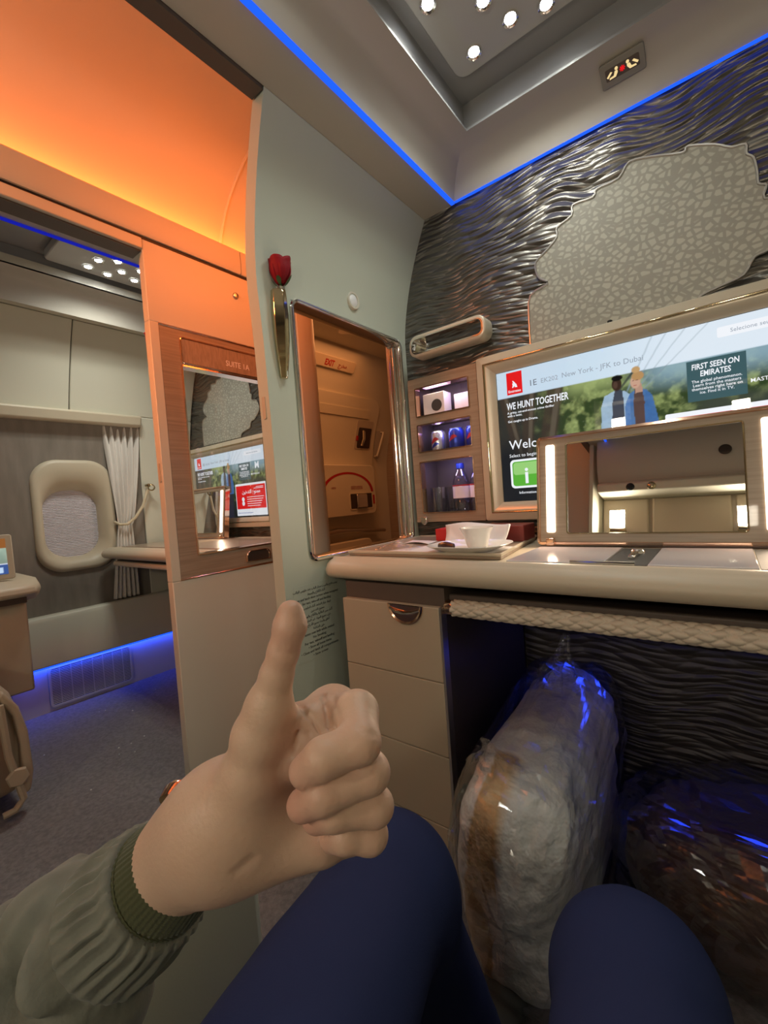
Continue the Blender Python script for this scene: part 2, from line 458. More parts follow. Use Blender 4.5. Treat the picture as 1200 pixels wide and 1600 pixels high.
# embossed metal relief of the forward wall: long wavy ridges
def relief(name, col, metal, rough, sx, sz, strength, dist):
    m = bpy.data.materials.new(name); m.use_nodes = True; nt = m.node_tree; N = nt.nodes; L = nt.links; b = N['Principled BSDF']
    b.inputs['Base Color'].default_value = (*col, 1); b.inputs['Metallic'].default_value = metal; b.inputs['Roughness'].default_value = rough
    tc = N.new('ShaderNodeTexCoord')
    wn = N.new('ShaderNodeTexNoise'); wn.inputs['Scale'].default_value = 4.0; wn.inputs['Detail'].default_value = 1; L.new(tc.outputs['Object'], wn.inputs['Vector'])
    ad = N.new('ShaderNodeVectorMath'); ad.operation = 'MULTIPLY_ADD'; L.new(wn.outputs['Color'], ad.inputs[0]); ad.inputs[1].default_value = (0.02, 0.0, 0.10); L.new(tc.outputs['Object'], ad.inputs[2])
    mp = N.new('ShaderNodeMapping'); mp.inputs['Scale'].default_value = (sx, 1.0, sz); L.new(ad.outputs[0], mp.inputs['Vector'])
    v = N.new('ShaderNodeTexVoronoi'); v.feature = 'SMOOTH_F1'; v.inputs['Smoothness'].default_value = 0.15; v.inputs['Scale'].default_value = 1.0; v.inputs['Randomness'].default_value = 1.0; L.new(mp.outputs[0], v.inputs['Vector'])
    inv = N.new('ShaderNodeMath'); inv.operation = 'SUBTRACT'; inv.inputs[0].default_value = 1.0; L.new(v.outputs['Distance'], inv.inputs[1])
    bp = N.new('ShaderNodeBump'); bp.inputs['Strength'].default_value = strength; bp.inputs['Distance'].default_value = dist
    L.new(inv.outputs[0], bp.inputs['Height']); L.new(bp.outputs['Normal'], b.inputs['Normal'])
    return m
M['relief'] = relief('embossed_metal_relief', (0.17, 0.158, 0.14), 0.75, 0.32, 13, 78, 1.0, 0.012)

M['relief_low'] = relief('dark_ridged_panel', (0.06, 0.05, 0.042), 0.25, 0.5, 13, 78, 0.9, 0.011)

# pebbled fabric of the tree inlay: pale flecks on grey
m = bpy.data.materials.new('pebbled_inlay'); m.use_nodes = True; nt = m.node_tree; N = nt.nodes; L = nt.links; b = N['Principled BSDF']
tc = N.new('ShaderNodeTexCoord'); mp = N.new('ShaderNodeMapping'); mp.inputs['Scale'].default_value = (56, 56, 68); L.new(tc.outputs['Object'], mp.inputs['Vector'])
v = N.new('ShaderNodeTexVoronoi'); v.feature = 'DISTANCE_TO_EDGE'; v.inputs['Scale'].default_value = 1.0; L.new(mp.outputs[0], v.inputs['Vector'])
r = N.new('ShaderNodeValToRGB'); r.color_ramp.elements[0].position = 0.13; r.color_ramp.elements[1].position = 0.21
r.color_ramp.elements[1].color = (0.47, 0.45, 0.375, 1); r.color_ramp.elements[0].color = (0.33, 0.31, 0.26, 1)
L.new(v.outputs['Distance'], r.inputs['Fac']); L.new(r.outputs['Color'], b.inputs['Base Color']); b.inputs['Roughness'].default_value = 0.42
M['inlay'] = m

# pleated window shade: fine level pleats
m = M['shade']; nt = m.node_tree; N = nt.nodes; L = nt.links; b = N['Principled BSDF']
for n in [n for n in N if n.bl_idname in ('ShaderNodeBump', 'ShaderNodeTexWave')]: N.remove(n)
# ================================================================== THE CABIN SHELL
def xo(z):                      # inner skin of the aircraft side: upright, then curving in overhead
    return -2.6 + (0.2 * ((z - 1.1) / 0.71) ** 1.8 if z > 1.1 else 0.0)
def hull(u, v, w): return Vector((xo(v) + w, u, v))
def xa(z):                      # suite side wall beside the aisle, curving in at its top
    return -0.87 + (0.113 * ((z - 1.42) / 0.39) ** 1.7 if z > 1.42 else 0.0)
def yedge(z):                   # its free end
    return 0.69 if z < 1.2 else 0.69 - 0.035 * ((z - 1.2) / 0.61) ** 1.4

g = G(); g.box(-3.0, 0.75, -1.3, 3.6, -0.04, 0.0)
struct(obj('floor', g, M['carpet'], smooth=0))

# --- aircraft side wall with the window hole
WY0, WY1, WZ0, WZ1 = 0.64, 0.945, 0.69, 1.17
g = G(recalc=False)
ys = [-1.3, WY0, WY1, 1.42, 3.42]; zs = [0, WZ0, WZ1] + [1.17 + 0.07 * k for k in range(1, 19)]
for j in range(len(zs) - 1):
    for i in range(len(ys) - 1):
        if i == 1 and j == 1: continue
        if ys[i] >= 1.42 : continue
        g.face([hull(ys[i], zs[j], 0), hull(ys[i + 1], zs[j], 0), hull(ys[i + 1], zs[j + 1], 0), hull(ys[i], zs[j + 1], 0)])
bmesh.ops.remove_doubles(g.bm, verts=g.bm.verts[:], dist=1e-5)
wall_left = struct(obj('wall_left', g, M['taupe']))
def strip(y0, y1, z0, z1, w, n=10):
    zz = [z0 + (z1 - z0) * k / n for k in range(n + 1)]
    g = G()
    g.loft([[hull(y0, z, w) for z in zz] + [hull(y0, z, 0.001) for z in zz[::-1]], [hull(y1, z, w) for z in zz] + [hull(y1, z, 0.001) for z in zz[::-1]]], True, True)
    return g
obj('upper_panel', strip(-1.2, 0.782, 1.445, 1.84, 0.012), M['ivory'], wall_left, bevel=0.004)
obj('upper_panel', strip(0.786, 1.41, 1.445, 1.84, 0.010), M['ivory'], wall_left, bevel=0.004)
obj('rail', strip(-1.2, 1.112, 1.385, 1.443, 0.05, 4), M['leather'], wall_left, bevel=0.012)
obj('end_panel', strip(1.116, 1.41, 0.45, 1.443, 0.012), M['ivory'], wall_left, bevel=0.004)
# low ledge, its face, and the recessed skirting
g = G()
g.loft([[(-2.599, y, 0.44), (-2.56, y, 0.465), (-2.525, y, 0.462), (-2.512, y, 0.44), (-2.515, y, 0.23), (-2.599, y, 0.23)] for y in (0.505, 1.415)], True, True)
obj('ledge', g, M['ivory'], wall_left, bevel=0.006)
g = G(); g.box(-2.60, -2.575, -1.25, 1.415, 0.0, 0.225)
obj('skirting', g, M['ivory'], wall_left)

def vent(y0, y1, label):
    t = thing('floor_vent', label, 'vent', (-2.57, (y0 + y1) / 2, 0.015))
    g = G(); plate(g, side(-2.575), y0, y1, 0.018, 0.212, 0.02, 0.001, 0.004); obj('backing', g, M['black'], t)
    g = G(); g.ring(side(-2.575), y0, y1, 0.018, 0.212, 0.02, [(0, 0.001), (0, 0.010), (-0.010, 0.010), (-0.010, 0.001)]); obj('frame', g, M['ivory'], t)
    g = G()
    for k in range(22):
        z = 0.032 + k * 0.0080
        g.box(-2.575, -2.567, y0 + 0.008, y1 - 0.008, z, z + 0.0042)
    for k in range(1, 8):
        y = y0 + (y1 - y0) * k / 8; g.box(-2.574, -2.566, y - 0.0015, y + 0.0015, 0.03, 0.205)
    obj('grille', g, M['ivory'], t, smooth=0)
vent(0.604, 0.975, 'ivory slatted air grille in the skirting under the ledge, whole and nearest the door panel')
vent(0.02, 0.478, 'ivory slatted air grille half hidden behind the tan seat')

# --- window
win = struct(thing('window_1', 'oval cabin window with its pleated shade drawn', 'window', (-2.6, 0.79, 0.65), kind='structure'))
mp = side(-2.6)
g = G()
rings = []
for (u0, u1, v0, v1, r, w) in ((0.612, 0.970, 0.650, 1.208, 0.115, 0.0), (0.615, 0.967, 0.653, 1.205, 0.113, 0.012), (0.632, 0.950, 0.670, 1.188, 0.105, 0.018), (0.652, 0.926, 0.700, 1.110, 0.10, 0.006), (0.662, 0.905, 0.716, 1.065, 0.10, -0.035), (0.664, 0.900, 0.720, 1.055, 0.10, -0.058)):
    rings.append([mp(u, v, w) for u, v in rrect(u0, u1, v0, v1, r, 10)])
g.loft(rings); obj('frame', g, M['leather'], win, smooth=60)
g = G()
n = 46
pts = []
for k in range(2 * n + 1):
    z = 0.70 + 0.37 * k / (2 * n); pts.append((z, -0.056 + (0.004 if k % 2 else 0.0)))
g.grid([[(-2.6 + w, y, z) for y in (0.65, 0.915)] for z, w in pts]); obj('shade', g, M['shade'], win, smooth=0)
g = G(); g.box(-2.69, -2.665, 0.63, 0.95, 0.68, 1.18); obj('backing', g, M['white'], win)

# --- bulkhead of suite 1A, rounded where it meets the aisle
YB = 1.42
g = G()
path = [(-2.62, YB), (-1.50, YB), (-1.465, YB - 0.02), (-1.455, 1.35), (-1.44, 1.312), (-1.43, 1.315), (-1.43, 1.385), (-1.445, 1.42), (-1.48, 1.46), (-1.55, 1.50), (-2.62, 1.50)]
g.loft([[(x, y, z) for x, y in path] for z in (0.0, 2.1)], True, True)
wb1 = struct(obj('wall_bulkhead', g, M['ivory'], smooth=45))
g = G(); g.box(-2.62, -1.50, YB - 0.006, YB, 0.0, 1.95); obj('relief_facing', g, M['relief'], wb1)

# --- bulkhead of the passenger's own suite, with a niche for the minibar
CX0, CX1, CZ0, CZ1 = -0.842, -0.612, 0.822, 1.282
g = G(recalc=False)
xs = [-0.93, CX0, CX1, 0.75]; zs = [0, CZ0, CZ1, 2.05]
for y, flip in ((1.30, False), (1.42, True)):
    for i in range(3):
        for j in range(3):
            if (i, j) == (1, 1) and y < 1.4: continue
            q = [(xs[i], y, zs[j]), (xs[i + 1], y, zs[j]), (xs[i + 1], y, zs[j + 1]), (xs[i], y, zs[j + 1])]
            g.face(q[::-1] if flip else q)
g.face([(-0.93, 1.42, 0), (-0.93, 1.30, 0), (-0.93, 1.30, 2.05), (-0.93, 1.42, 2.05)])
wb = struct(obj('wall_bulkhead', g, M['relief'], smooth=0))

TREE = [(-0.432, 1.295), (-0.432, 1.383), (-0.424, 1.449), (-0.374, 1.466), (-0.392, 1.484), (-0.402, 1.502), (-0.403, 1.536), (-0.372, 1.557), (-0.342, 1.581), (-0.340, 1.606), (-0.301, 1.621), (-0.296, 1.647),
        (-0.246, 1.644), (-0.236, 1.660), (-0.186, 1.662), (-0.161, 1.689), (-0.115, 1.678), (-0.052, 1.654), (-0.041, 1.663), (0.008, 1.640), (0.036, 1.619), (0.061, 1.612), (0.062, 1.591), (0.073, 1.577),
        (0.078, 1.543), (0.079, 1.519), (0.092, 1.509), (0.088, 1.483), (0.13, 1.47), (0.15, 1.43), (0.13, 1.40), (0.09, 1.373), (0.067, 1.367), (0.048, 1.336), (0.01, 1.326), (-0.03, 1.316), (-0.04, 1.295)]
def smooth_poly(P, n=3):
    out = []
    for i in range(len(P) - 1):
        p0 = P[max(i - 1, 0)]; p1 = P[i]; p2 = P[i + 1]; p3 = P[min(i + 2, len(P) - 1)]
        for k in range(n):
            t = k / n
            out.append(tuple(0.5 * (2 * p1[q] + (p2[q] - p0[q]) * t + (2 * p0[q] - 5 * p1[q] + 4 * p2[q] - p3[q]) * t * t + (3 * p1[q] - p0[q] - 3 * p2[q] + p3[q]) * t ** 3) for q in (0, 1)))
    return out + [P[-1]]
def tree_inlay(parent, y, dx, k, xm, dz=0.0):
    P = [((x - xm) * k + xm + dx, 0.9 + (z - 0.9) * k + dz) for x, z in smooth_poly(TREE)]
    g = G(); f = [(x, y, z) for x, z in P]
    g.prism(f, (0, -0.003, 0)); o = obj('tree_inlay', g, M['inlay'], parent, smooth=0)
    g = G(); g.tube([(x, y - 0.003, z) for x, z in P], 0.0032, 6); obj('inlay_edge', g, M['steel'], parent)
tree_inlay(wb, 1.30, 0, 1.0, 0)
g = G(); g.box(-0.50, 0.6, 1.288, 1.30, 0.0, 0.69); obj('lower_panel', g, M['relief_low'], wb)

# --- suite side wall beside the aisle, with the wide opening
HY0, HY1, HZ0, HZ1 = 0.785, 1.262, 0.752, 1.430
zs = [0.0, 0.4, HZ0, 1.1, 1.3, HZ1] + [HZ1 + (1.81 - HZ1) * k / 12 for k in range(1, 13)]
g = G(recalc=False)
rows = []
for z in zs:
    rows.append([Vector((xa(z), y, z)) for y in (yedge(z), HY0, HY1, 1.31)])
vs = [[g.bm.verts.new(p) for p in r] for r in rows]
for j in range(len(zs) - 1):
    for i in range(3):
        if i == 1 and zs[j] >= HZ0 - 1e-6 and zs[j + 1] <= HZ1 + 1e-6: continue
        g.bm.faces.new((vs[j][i], vs[j][i + 1], vs[j + 1][i + 1], vs[j + 1][i]))
wa = struct(obj('wall_aisle', g, M['cream'], smooth=30))
sm = wa.modifiers.new('thick', 'SOLIDIFY'); sm.thickness = 0.038; sm.offset = -1
sm = wa.modifiers.new('crease', 'EDGE_SPLIT'); sm.split_angle = math.radians(35)
g = G(); plate(g, lambda u, v, w: Vector((u, yedge(v) - w, v)), -0.896, -0.884, 1.115, 1.17, 0.004, -0.001, 0.003); obj('latch_plate', g, M['leather'], wa)
g = G(recalc=False)
g.bm.free()

# --- chrome frame of the opening
t = thing('opening_frame', 'chrome frame round the opening in the suite wall above the desk', 'frame', (-0.87, 1.02, 0.75))
prof = [(0.007, 0.001), (0.0075, 0.004), (0.004, 0.0075), (-0.002, 0.007), (-0.005, 0.003), (-0.005, -0.045), (-0.001, -0.045), (-0.0005, 0.0)]
g = G(); g.ring(side(-0.87), HY0, HY1, HZ0, HZ1, 0.022, prof, 6); obj('rim', g, M['chrome'], t, smooth=50)
g = G(); g.box(-0.925, -0.91, HY1 - 0.004, HY1 + 0.010, HZ0, HZ1); obj('jamb_liner', g, M['steel'], t)
g = G(); g.tube([(-0.886, HY1 - 0.018, HZ0 + 0.01), (-0.886, HY1 - 0.018, HZ1 - 0.02)], 0.006, 10); obj('guide_bar', g, M['chrome'], t)
g = G(); g.tube([(-0.90, HY1 - 0.020, HZ0 + 0.01), (-0.90, HY1 - 0.020, HZ1 - 0.02)], 0.004, 8); obj('guide_bar', g, M['copper'], t)

# --- suite ceiling: soffit, folded cove, recess with the lamp panel
def suite_ceiling(x0, x1, y0, y1, name):
    c = struct(thing(name, 'suite ceiling', 'ceiling', ((x0 + x1) / 2, (y0 + y1) / 2, 1.81), kind='structure'))
    lv = [(0.000, 1.812), (0.006, 1.835), (0.018, 1.862), (0.038, 1.886), (0.066, 1.903), (0.107, 1.912)]
    rings = [[(x0 + d, y0 + d, z), (x1 - d, y0 + d, z), (x1 - d, y1 - d, z), (x0 + d, y1 - d, z)] for d, z in lv]
    g = G(); g.loft(rings)
    co = obj('cove', g, M['tan'], c, smooth=25)
    d = 0.107
    g = G(); g.loft([[(x0 + d, y0 + d, z), (x1 - d, y0 + d, z), (x1 - d, y1 - d, z), (x0 + d, y1 - d, z)] for z in (1.912, 1.918)] + [[(x0 + d - .012, y0 + d - .012, z), (x1 - d + .012, y0 + d - .012, z), (x1 - d + .012, y1 - d + .012, z), (x0 + d - .012, y1 - d + .012, z)] for z in (1.918, 1.995)])
    g.face([(x0 + d - .02, y0 + d - .02, 1.995), (x1 - d + .02, y0 + d - .02, 1.995), (x1 - d + .02, y1 - d + .02, 1.995), (x0 + d - .02, y1 - d + .02, 1.995)][::-1])
    obj('recess', g, M['grey'], c, smooth=20)
    return c
ceil_s = suite_ceiling(-0.645, 0.45, -1.05, 1.297, 'ceiling')
g = G(); g.box(-0.7575, -0.645, -1.1, 1.30, 1.811, 1.83); obj('soffit', g, M['tan'], ceil_s)
g = G(); g.box(0.45, 0.75, -1.1, 1.30, 1.811, 1.83); obj('soffit', g, M['tan'], ceil_s)
g = G(); g.box(-0.797, -0.759, -1.1, 0.652, 1.803, 1.86); obj('door_track', g, M['track'], ceil_s)
g = G(); g.box(-0.800, -0.785, -1.1, 1.31, 1.812, 2.26); obj('aisle_fascia', g, M['ivory'], ceil_s)
g = G(); g.box(-0.80, 0.75, -1.1, 1.42, 2.26, 2.30); obj('roof', g, M['ivory'], ceil_s)
# lamp panel with rounded corners
g = G(); plate(g, flat(1.995), -0.518, 0.30, -0.25, 1.125, 0.03, -0.006, -0.001); obj('lamp_panel', g, M['ledplate'], ceil_s, bevel=0.004)

ceil_a = suite_ceiling(-2.262, -1.654, -1.05, 1.36, 'ceiling')
g = G(); g.box(-1.654, -1.475, -1.1, 1.42, 1.811, 1.83); obj('soffit', g, M['tan'], ceil_a)
g = G()
pr = [(-2.155, 1.912), (-2.20, 1.906), (-2.26, 1.893), (-2.32, 1.872), (-2.372, 1.842), (-2.40, 1.842), (-2.40, 1.95), (-2.155, 1.95)]
g.loft([[(x, y, z) for x, z in pr] for y in (-1.1, 1.415)], True, True); obj('outboard_cove', g, M['ivory'], ceil_a, smooth=35)
g = G(); plate(g, flat(1.995), -2.13, -1.79, 0.62, 1.16, 0.02, -0.035, -0.001); obj('lamp_panel', g, M['ledplate'], ceil_a, bevel=0.004)
g = G(); g.box(-2.6, -1.49, -1.1, 1.42, 2.02, 2.05); obj('roof', g, M['grey'], ceil_a)

# --- aisle vault with its cove lip
VP = [(-1.497, 1.845), (-1.492, 1.88), (-1.478, 1.93), (-1.445, 1.995), (-1.395, 2.055), (-1.325, 2.11), (-1.24, 2.155), (-1.13, 2.19), (-1.0, 2.21), (-0.79, 2.22)]
VPs = smooth_poly(VP, 4)
va = struct(thing('ceiling', 'vaulted aisle ceiling', 'ceiling', (-1.15, 0.2, 1.845), kind='structure'))
def vault(y0, y1, nm):
    g = G(recalc=False); g.grid([[(x, y, z) for y in (y0, y1)] for x, z in VPs]); return obj(nm, g, M['ivory'], va, smooth=60)
vault(-1.1, 1.003, 'vault_panel'); vault(1.009, 1.40, 'vault_panel')
g = G(); g.tube([(x + 0.002, 1.006, z) for x, z in VPs], 0.0055, 6); obj('vault_seam', g, M['ivory'], va)
pr = [(-1.50, 1.79), (-1.43, 1.79), (-1.425, 1.80), (-1.425, 1.873), (-1.432, 1.880), (-1.438, 1.876), (-1.440, 1.835), (-1.50, 1.832)]
for y0, y1 in ((-1.1, 1.046), (1.049, 1.31)):
    g = G(); g.loft([[(x, y, z) for x, z in pr] for y in (y0, y1)], True, True); obj('cove_lip', g, M['ivory'], va, smooth=30)
g = G(); g.box(-1.495, -1.437, -1.1, 1.30, 1.778, 1.79); obj('shadow_gap', g, M['black'], va)
g = G(); g.box(-1.50, -1.428, -1.1, 0.684, 1.745, 1.779); obj('header', g, M['ivory'], va, bevel=0.003)
g = G(); g.box(-1.50, -1.44, -1.1, 0.684, 1.741, 1.745); obj('header_liner', g, M['track'], va)

# --- galley shell beyond
g = G(recalc=False)
zz = [0.0, 1.1] + [1.1 + 0.07 * k for k in range(1, 15)]
g.grid([[hull(y, z, 0) for y in (1.5, 3.42)] for z in zz])
wg = struct(obj('wall_galley_side', g, M['ivory'], smooth=60))
g = G(); g.box(-2.75, 0.75, 3.40, 3.44, 0, 2.1); struct(obj('wall_front', g, M['wood'], smooth=0))
g = G(); g.box(-2.75, 0.75, 1.40, 3.44, 2.075, 2.12); cg = struct(obj('ceiling', g, M['ivory'], smooth=0))
g = G(); g.lathe([(0.0, -0.004), (0.03, -0.004), (0.045, -0.002), (0.05, 0.0)], (-2.05, 2.33, 2.075), n=24); obj('speaker_grille', g, M['steel'], cg)
g = G(); g.box(0.60, 0.64, -1.1, 1.3, 0, 1.9); struct(obj('wall_right', g, M['cream'], smooth=0))
g = G(); g.box(0.66, 0.70, 1.42, 3.44, 0, 2.1); struct(obj('wall_galley_right', g, M['ivory'], smooth=0))
g = G(); g.box(-2.65, -0.8, -1.25, -1.2, 0, 2.3); struct(obj('wall_aisle_end', g, M['ivory'], smooth=0))

# --- wall behind the passenger (seen in the vanity mirror)
g = G(); g.box(-0.76, 0.62, -1.16, -1.10, 0, 2.0); wr = struct(obj('wall_rear', g, M['leather'], smooth=0))
g = G(); g.loft([[(-0.76, -1.16, z), (-0.70, -1.16, z), (-0.70, -1.10, z), (-0.735, -0.93, z), (-0.755, -0.92, z), (-0.765, -0.94, z)] for z in (0, 1.9)], True, True); obj('curved_jamb', g, M['ivory'], wr, smooth=50)
for x0, x1 in ((-0.70, -0.42), (-0.40, 0.02), (0.04, 0.44)):
    g = G(); g.box(x0, x1, -1.10, -1.075, 0.86, 1.44); obj('padded_panel', g, M['leather'], wr, bevel=0.012, seg=3)
g = G(); g.loft([[(x, -1.10, 1.44), (x, -0.90, 1.45), (x, -0.89, 1.50), (x, -0.93, 1.525), (x, -1.10, 1.54)] for x in (-0.70, 0.6)], True, True); obj('overhead_shelf', g, M['ivory'], wr, bevel=0.008)
g = G()
pr = [(-0.93, 1.525), (-0.89, 1.60), (-0.87, 1.70), (-0.88, 1.80), (-0.93, 1.90), (-1.10, 1.90), (-1.10, 1.525)]
g.loft([[(x, y, z) for y, z in pr] for x in (-0.70, 0.6)], True, True); obj('overhead_panel', g, M['tan'], wr, smooth=50)
# ================================================================== LAMPS AND LIGHT STRIPS
def led(label, loc, down=0.0, power=None, group=None):
    t = thing('ceiling_light', label, 'light', loc, group)
    g = G(); g.lathe([(0.010, 0.0), (0.014, -0.003), (0.0185, -0.005), (0.0195, -0.003), (0.0195, 0.0)], loc, n=20); obj('bezel', g, M['chrome'], t)
    g = G(); g.lathe([(0.0005, -0.003), (0.008, -0.0042), (0.014, -0.002)], loc, n=16); obj('lens', g, M['led'], t)
    spot('beam', (loc[0], loc[1], loc[2] - 0.012), (0, 0.0, -1), power, COOL, 150, 0.9, 0.012, parent=t)
    return t
for lb, x, y in (('round white ceiling lamp nearest the panel corner', -0.453, 1.076),
                 ('round white ceiling lamp in the middle of the lit group', -0.354, 1.063),
                 ('round white ceiling lamp at the picture top nearest the blue strip', -0.482, 0.908),
                 ('round white ceiling lamp half cut by the picture top between two others', -0.386, 0.986),
                 ('round white ceiling lamp nearest the lit no smoking sign', -0.280, 1.089)):
    led(lb, (x, y, 1.989), power=LP['led'])
for lb, x, y in (('added round white lamp above the picture, over the hand', -0.42, 0.60), ('added round white lamp above the picture, over the right knee', -0.05, 0.62), ('added round white lamp above the picture, over the lap', -0.20, 0.35)):
    led(lb, (x, y, 1.989), power=LP['led'] * 1.1)  # out of view, added to light the hand and lap
for lb, x, y in (('small white lamp over the other suite, second from the left in the far row', -1.992, 0.770), ('small white lamp over the other suite, leftmost of its cluster', -2.072, 0.759),
                 ('small white lamp over the other suite, lowest of the cluster, left of centre', -2.085, 0.837), ('small white lamp over the other suite, in the middle of the cluster', -2.024, 0.870),
                 ('small white lamp over the other suite, lowest right beside the orange panel', -2.061, 0.937), ('small white lamp over the other suite, upper right beside the orange panel', -1.965, 0.924),
                 ('small white lamp over the other suite, topmost under the blue strip', -1.950, 0.827)):
    led(lb, (x, y, 1.959), power=LP['led_a'])

def bar(name, label, x0, x1, y0, y1, z0, z1, m, cat='light strip'):
    g = G(); g.box(x0, x1, y0, y1, z0, z1); return tag(obj(name, g, m, smooth=0), label, cat)
bar('light_strip', 'blue light strip along the ceiling over the suite wall', -0.652, -0.640, -1.04, 1.293, 1.806, 1.812, M['blue'])
bar('light_strip', 'thin blue light strip on top of the textured forward wall', -0.64, 0.45, 1.291, 1.2985, 1.8105, 1.8135, M['blue'])
bar('light_strip', 'blue light strip along the ceiling of the other suite', -1.662, -1.652, -1.04, 1.36, 1.805, 1.812, M['blue_dim'])
bar('light_strip', 'blue strip lamp under the ledge by the cabin window', -2.54, -2.525, -1.0, 1.40, 0.222, 0.230, M['blue'])
bar('cove_lamp', 'orange strip lamp glowing behind the cove lip over the aisle', -1.485, -1.462, -1.05, 1.29, 1.834, 1.839, M['orange'])
area('blue_wash', (-0.1, 1.284, 1.806), (0, 0.25, -1), 1.0, 0.008, LP['wash'], BLUE)
area('ledge_wash', (-2.556, 0.35, 0.219), (-0.5, 0, -1), 2.0, 0.012, LP['ledge'], BLUE, axis=(0, 1, 0))
area('cove_up', (-1.470, 0.2, 1.856), (-0.15, 0, 1), 2.3, 0.012, LP['cove'], ORANGE, axis=(0, 1, 0))
area('orange_panel_fill', (-0.83, 1.0, 1.97), (-1, 0, -0.45), 0.62, 0.04, LP['panel_fill'], ORANGE, 100, axis=(0, 1, 0))  # added unseen fill that turns the upper door panel orange
area('galley_lamp', (-1.9, 2.3, 2.06), (0, 0, -1), 0.6, 0.9, LP['galley'], (1.0, 0.36, 0.12))
area('desk_wash', (-0.05, 1.27, 0.655), (0.0, -0.35, -1), 0.8, 0.015, LP['under'], BLUE)

area('aisle_fill', (-1.13, -0.7, 2.05), (-0.14, 1, -0.50), 0.30, 0.15, LP['aisle'], (1.0, 0.24, 0.06), 58)  # no real lamp: added to tint the wall and door end faces orange

# two lamps on the wall behind, lighting the suite from behind the camera
for lb, x in (('lit wall lamp on the padded wall behind the seat, nearer the aisle', -0.60), ('lit wall lamp on the padded wall behind the seat, farther from the aisle', 0.09)):
    t = thing('wall_lamp', lb, 'lamp', (x, -1.07, 1.22))
    g = G(); plate(g, front(-1.075), x - 0.045, x + 0.045, 1.225, 1.35, 0.04, 0.0, 0.03); obj('lamp_shade', g, M['lampshade'], t, bevel=0.006)
    g = G(); g.box(x - 0.05, x + 0.05, -1.075, -1.035, 1.205, 1.225); obj('base', g, M['gold'], t, bevel=0.004)
    area('lamp_light', (x, -1.03, 1.29), (0, 1, 0.0), 0.09, 0.12, LP['rear'], (1.0, 0.88, 0.70))
# reading lights on the shelf above
for lb, x in (('small round gold reading light on the overhead shelf', -0.38), ('small round black air nozzle on the overhead shelf', -0.50)):
    g = G(); g.lathe([(0.0, 0.012), (0.014, 0.012), (0.022, 0.006), (0.026, 0.0)], (x, -0.895, 1.476), (0, 1, 0), 20)
    tag(obj('reading_light' if 'gold' in lb else 'air_nozzle', g, M['gold'] if 'gold' in lb else M['black']), lb, 'light' if 'gold' in lb else 'air vent')
g = G(); g.lathe([(0.0, 0.006), (0.02, 0.006), (0.028, 0.003), (0.032, 0.0)], (0.0, -0.868, 1.66), (0, 1, 0.05), 24)
tag(obj('call_speaker', g, M['brown']), 'small dark round speaker on the overhead panel', 'speaker')

# lit no-smoking and seat-belt sign on the forward cove
t = thing('cabin_sign', 'small lit no smoking and seat belt sign on the forward cove', 'sign', (-0.16, 1.262, 1.86))
n = Vector((0, -0.56, -0.83)); upv = Vector((0, -0.83, 0.56))
def smap(u, v, w): return Vector((-0.158, 1.2505, 1.8845)) + Vector((1, 0, 0)) * u + upv * v + n * w
g = G(); plate(g, smap, -0.047, 0.047, -0.025, 0.025, 0.004, -0.004, 0.004); obj('plate', g, M['signplate'], t, bevel=0.001)
g = G(); plate(g, smap, -0.036, 0.036, -0.012, 0.012, 0.003, 0.0038, 0.0046); obj('window', g, M['track'], t)
def icon(sx):
    g = G()
    P = lambda pts: g.prism([smap(sx * a, b, 0.0047) for a, b in pts], n * 0.0006)
    P([(0.012 + 0.0035 * math.cos(a), 0.0065 + 0.0035 * math.sin(a)) for a in [2 * PI * k / 10 for k in range(10)]])
    P([(0.010, 0.0025), (0.016, 0.0025), (0.019, -0.005), (0.028, -0.006), (0.029, -0.0095), (0.015, -0.009), (0.010, -0.002)])
    P([(0.021, 0.003), (0.025, 0.005), (0.034, -0.003), (0.031, -0.006)])
    return g
obj('belt_symbol', icon(1), M['s_gold'], t, smooth=0); obj('belt_symbol', icon(-1), M['s_gold'], t, smooth=0)
g = G()
for k in range(4):
    a = PI * k / 4; g.prism([smap(math.cos(a) * q + math.sin(a) * 0.001 * s, math.sin(a) * q - math.cos(a) * 0.001 * s, 0.0047) for q, s in ((-.006, 1), (.006, 1), (.006, -1), (-.006, -1))], n * 0.0006)
obj('no_smoking_symbol', g, M['s_red'], t, smooth=0)
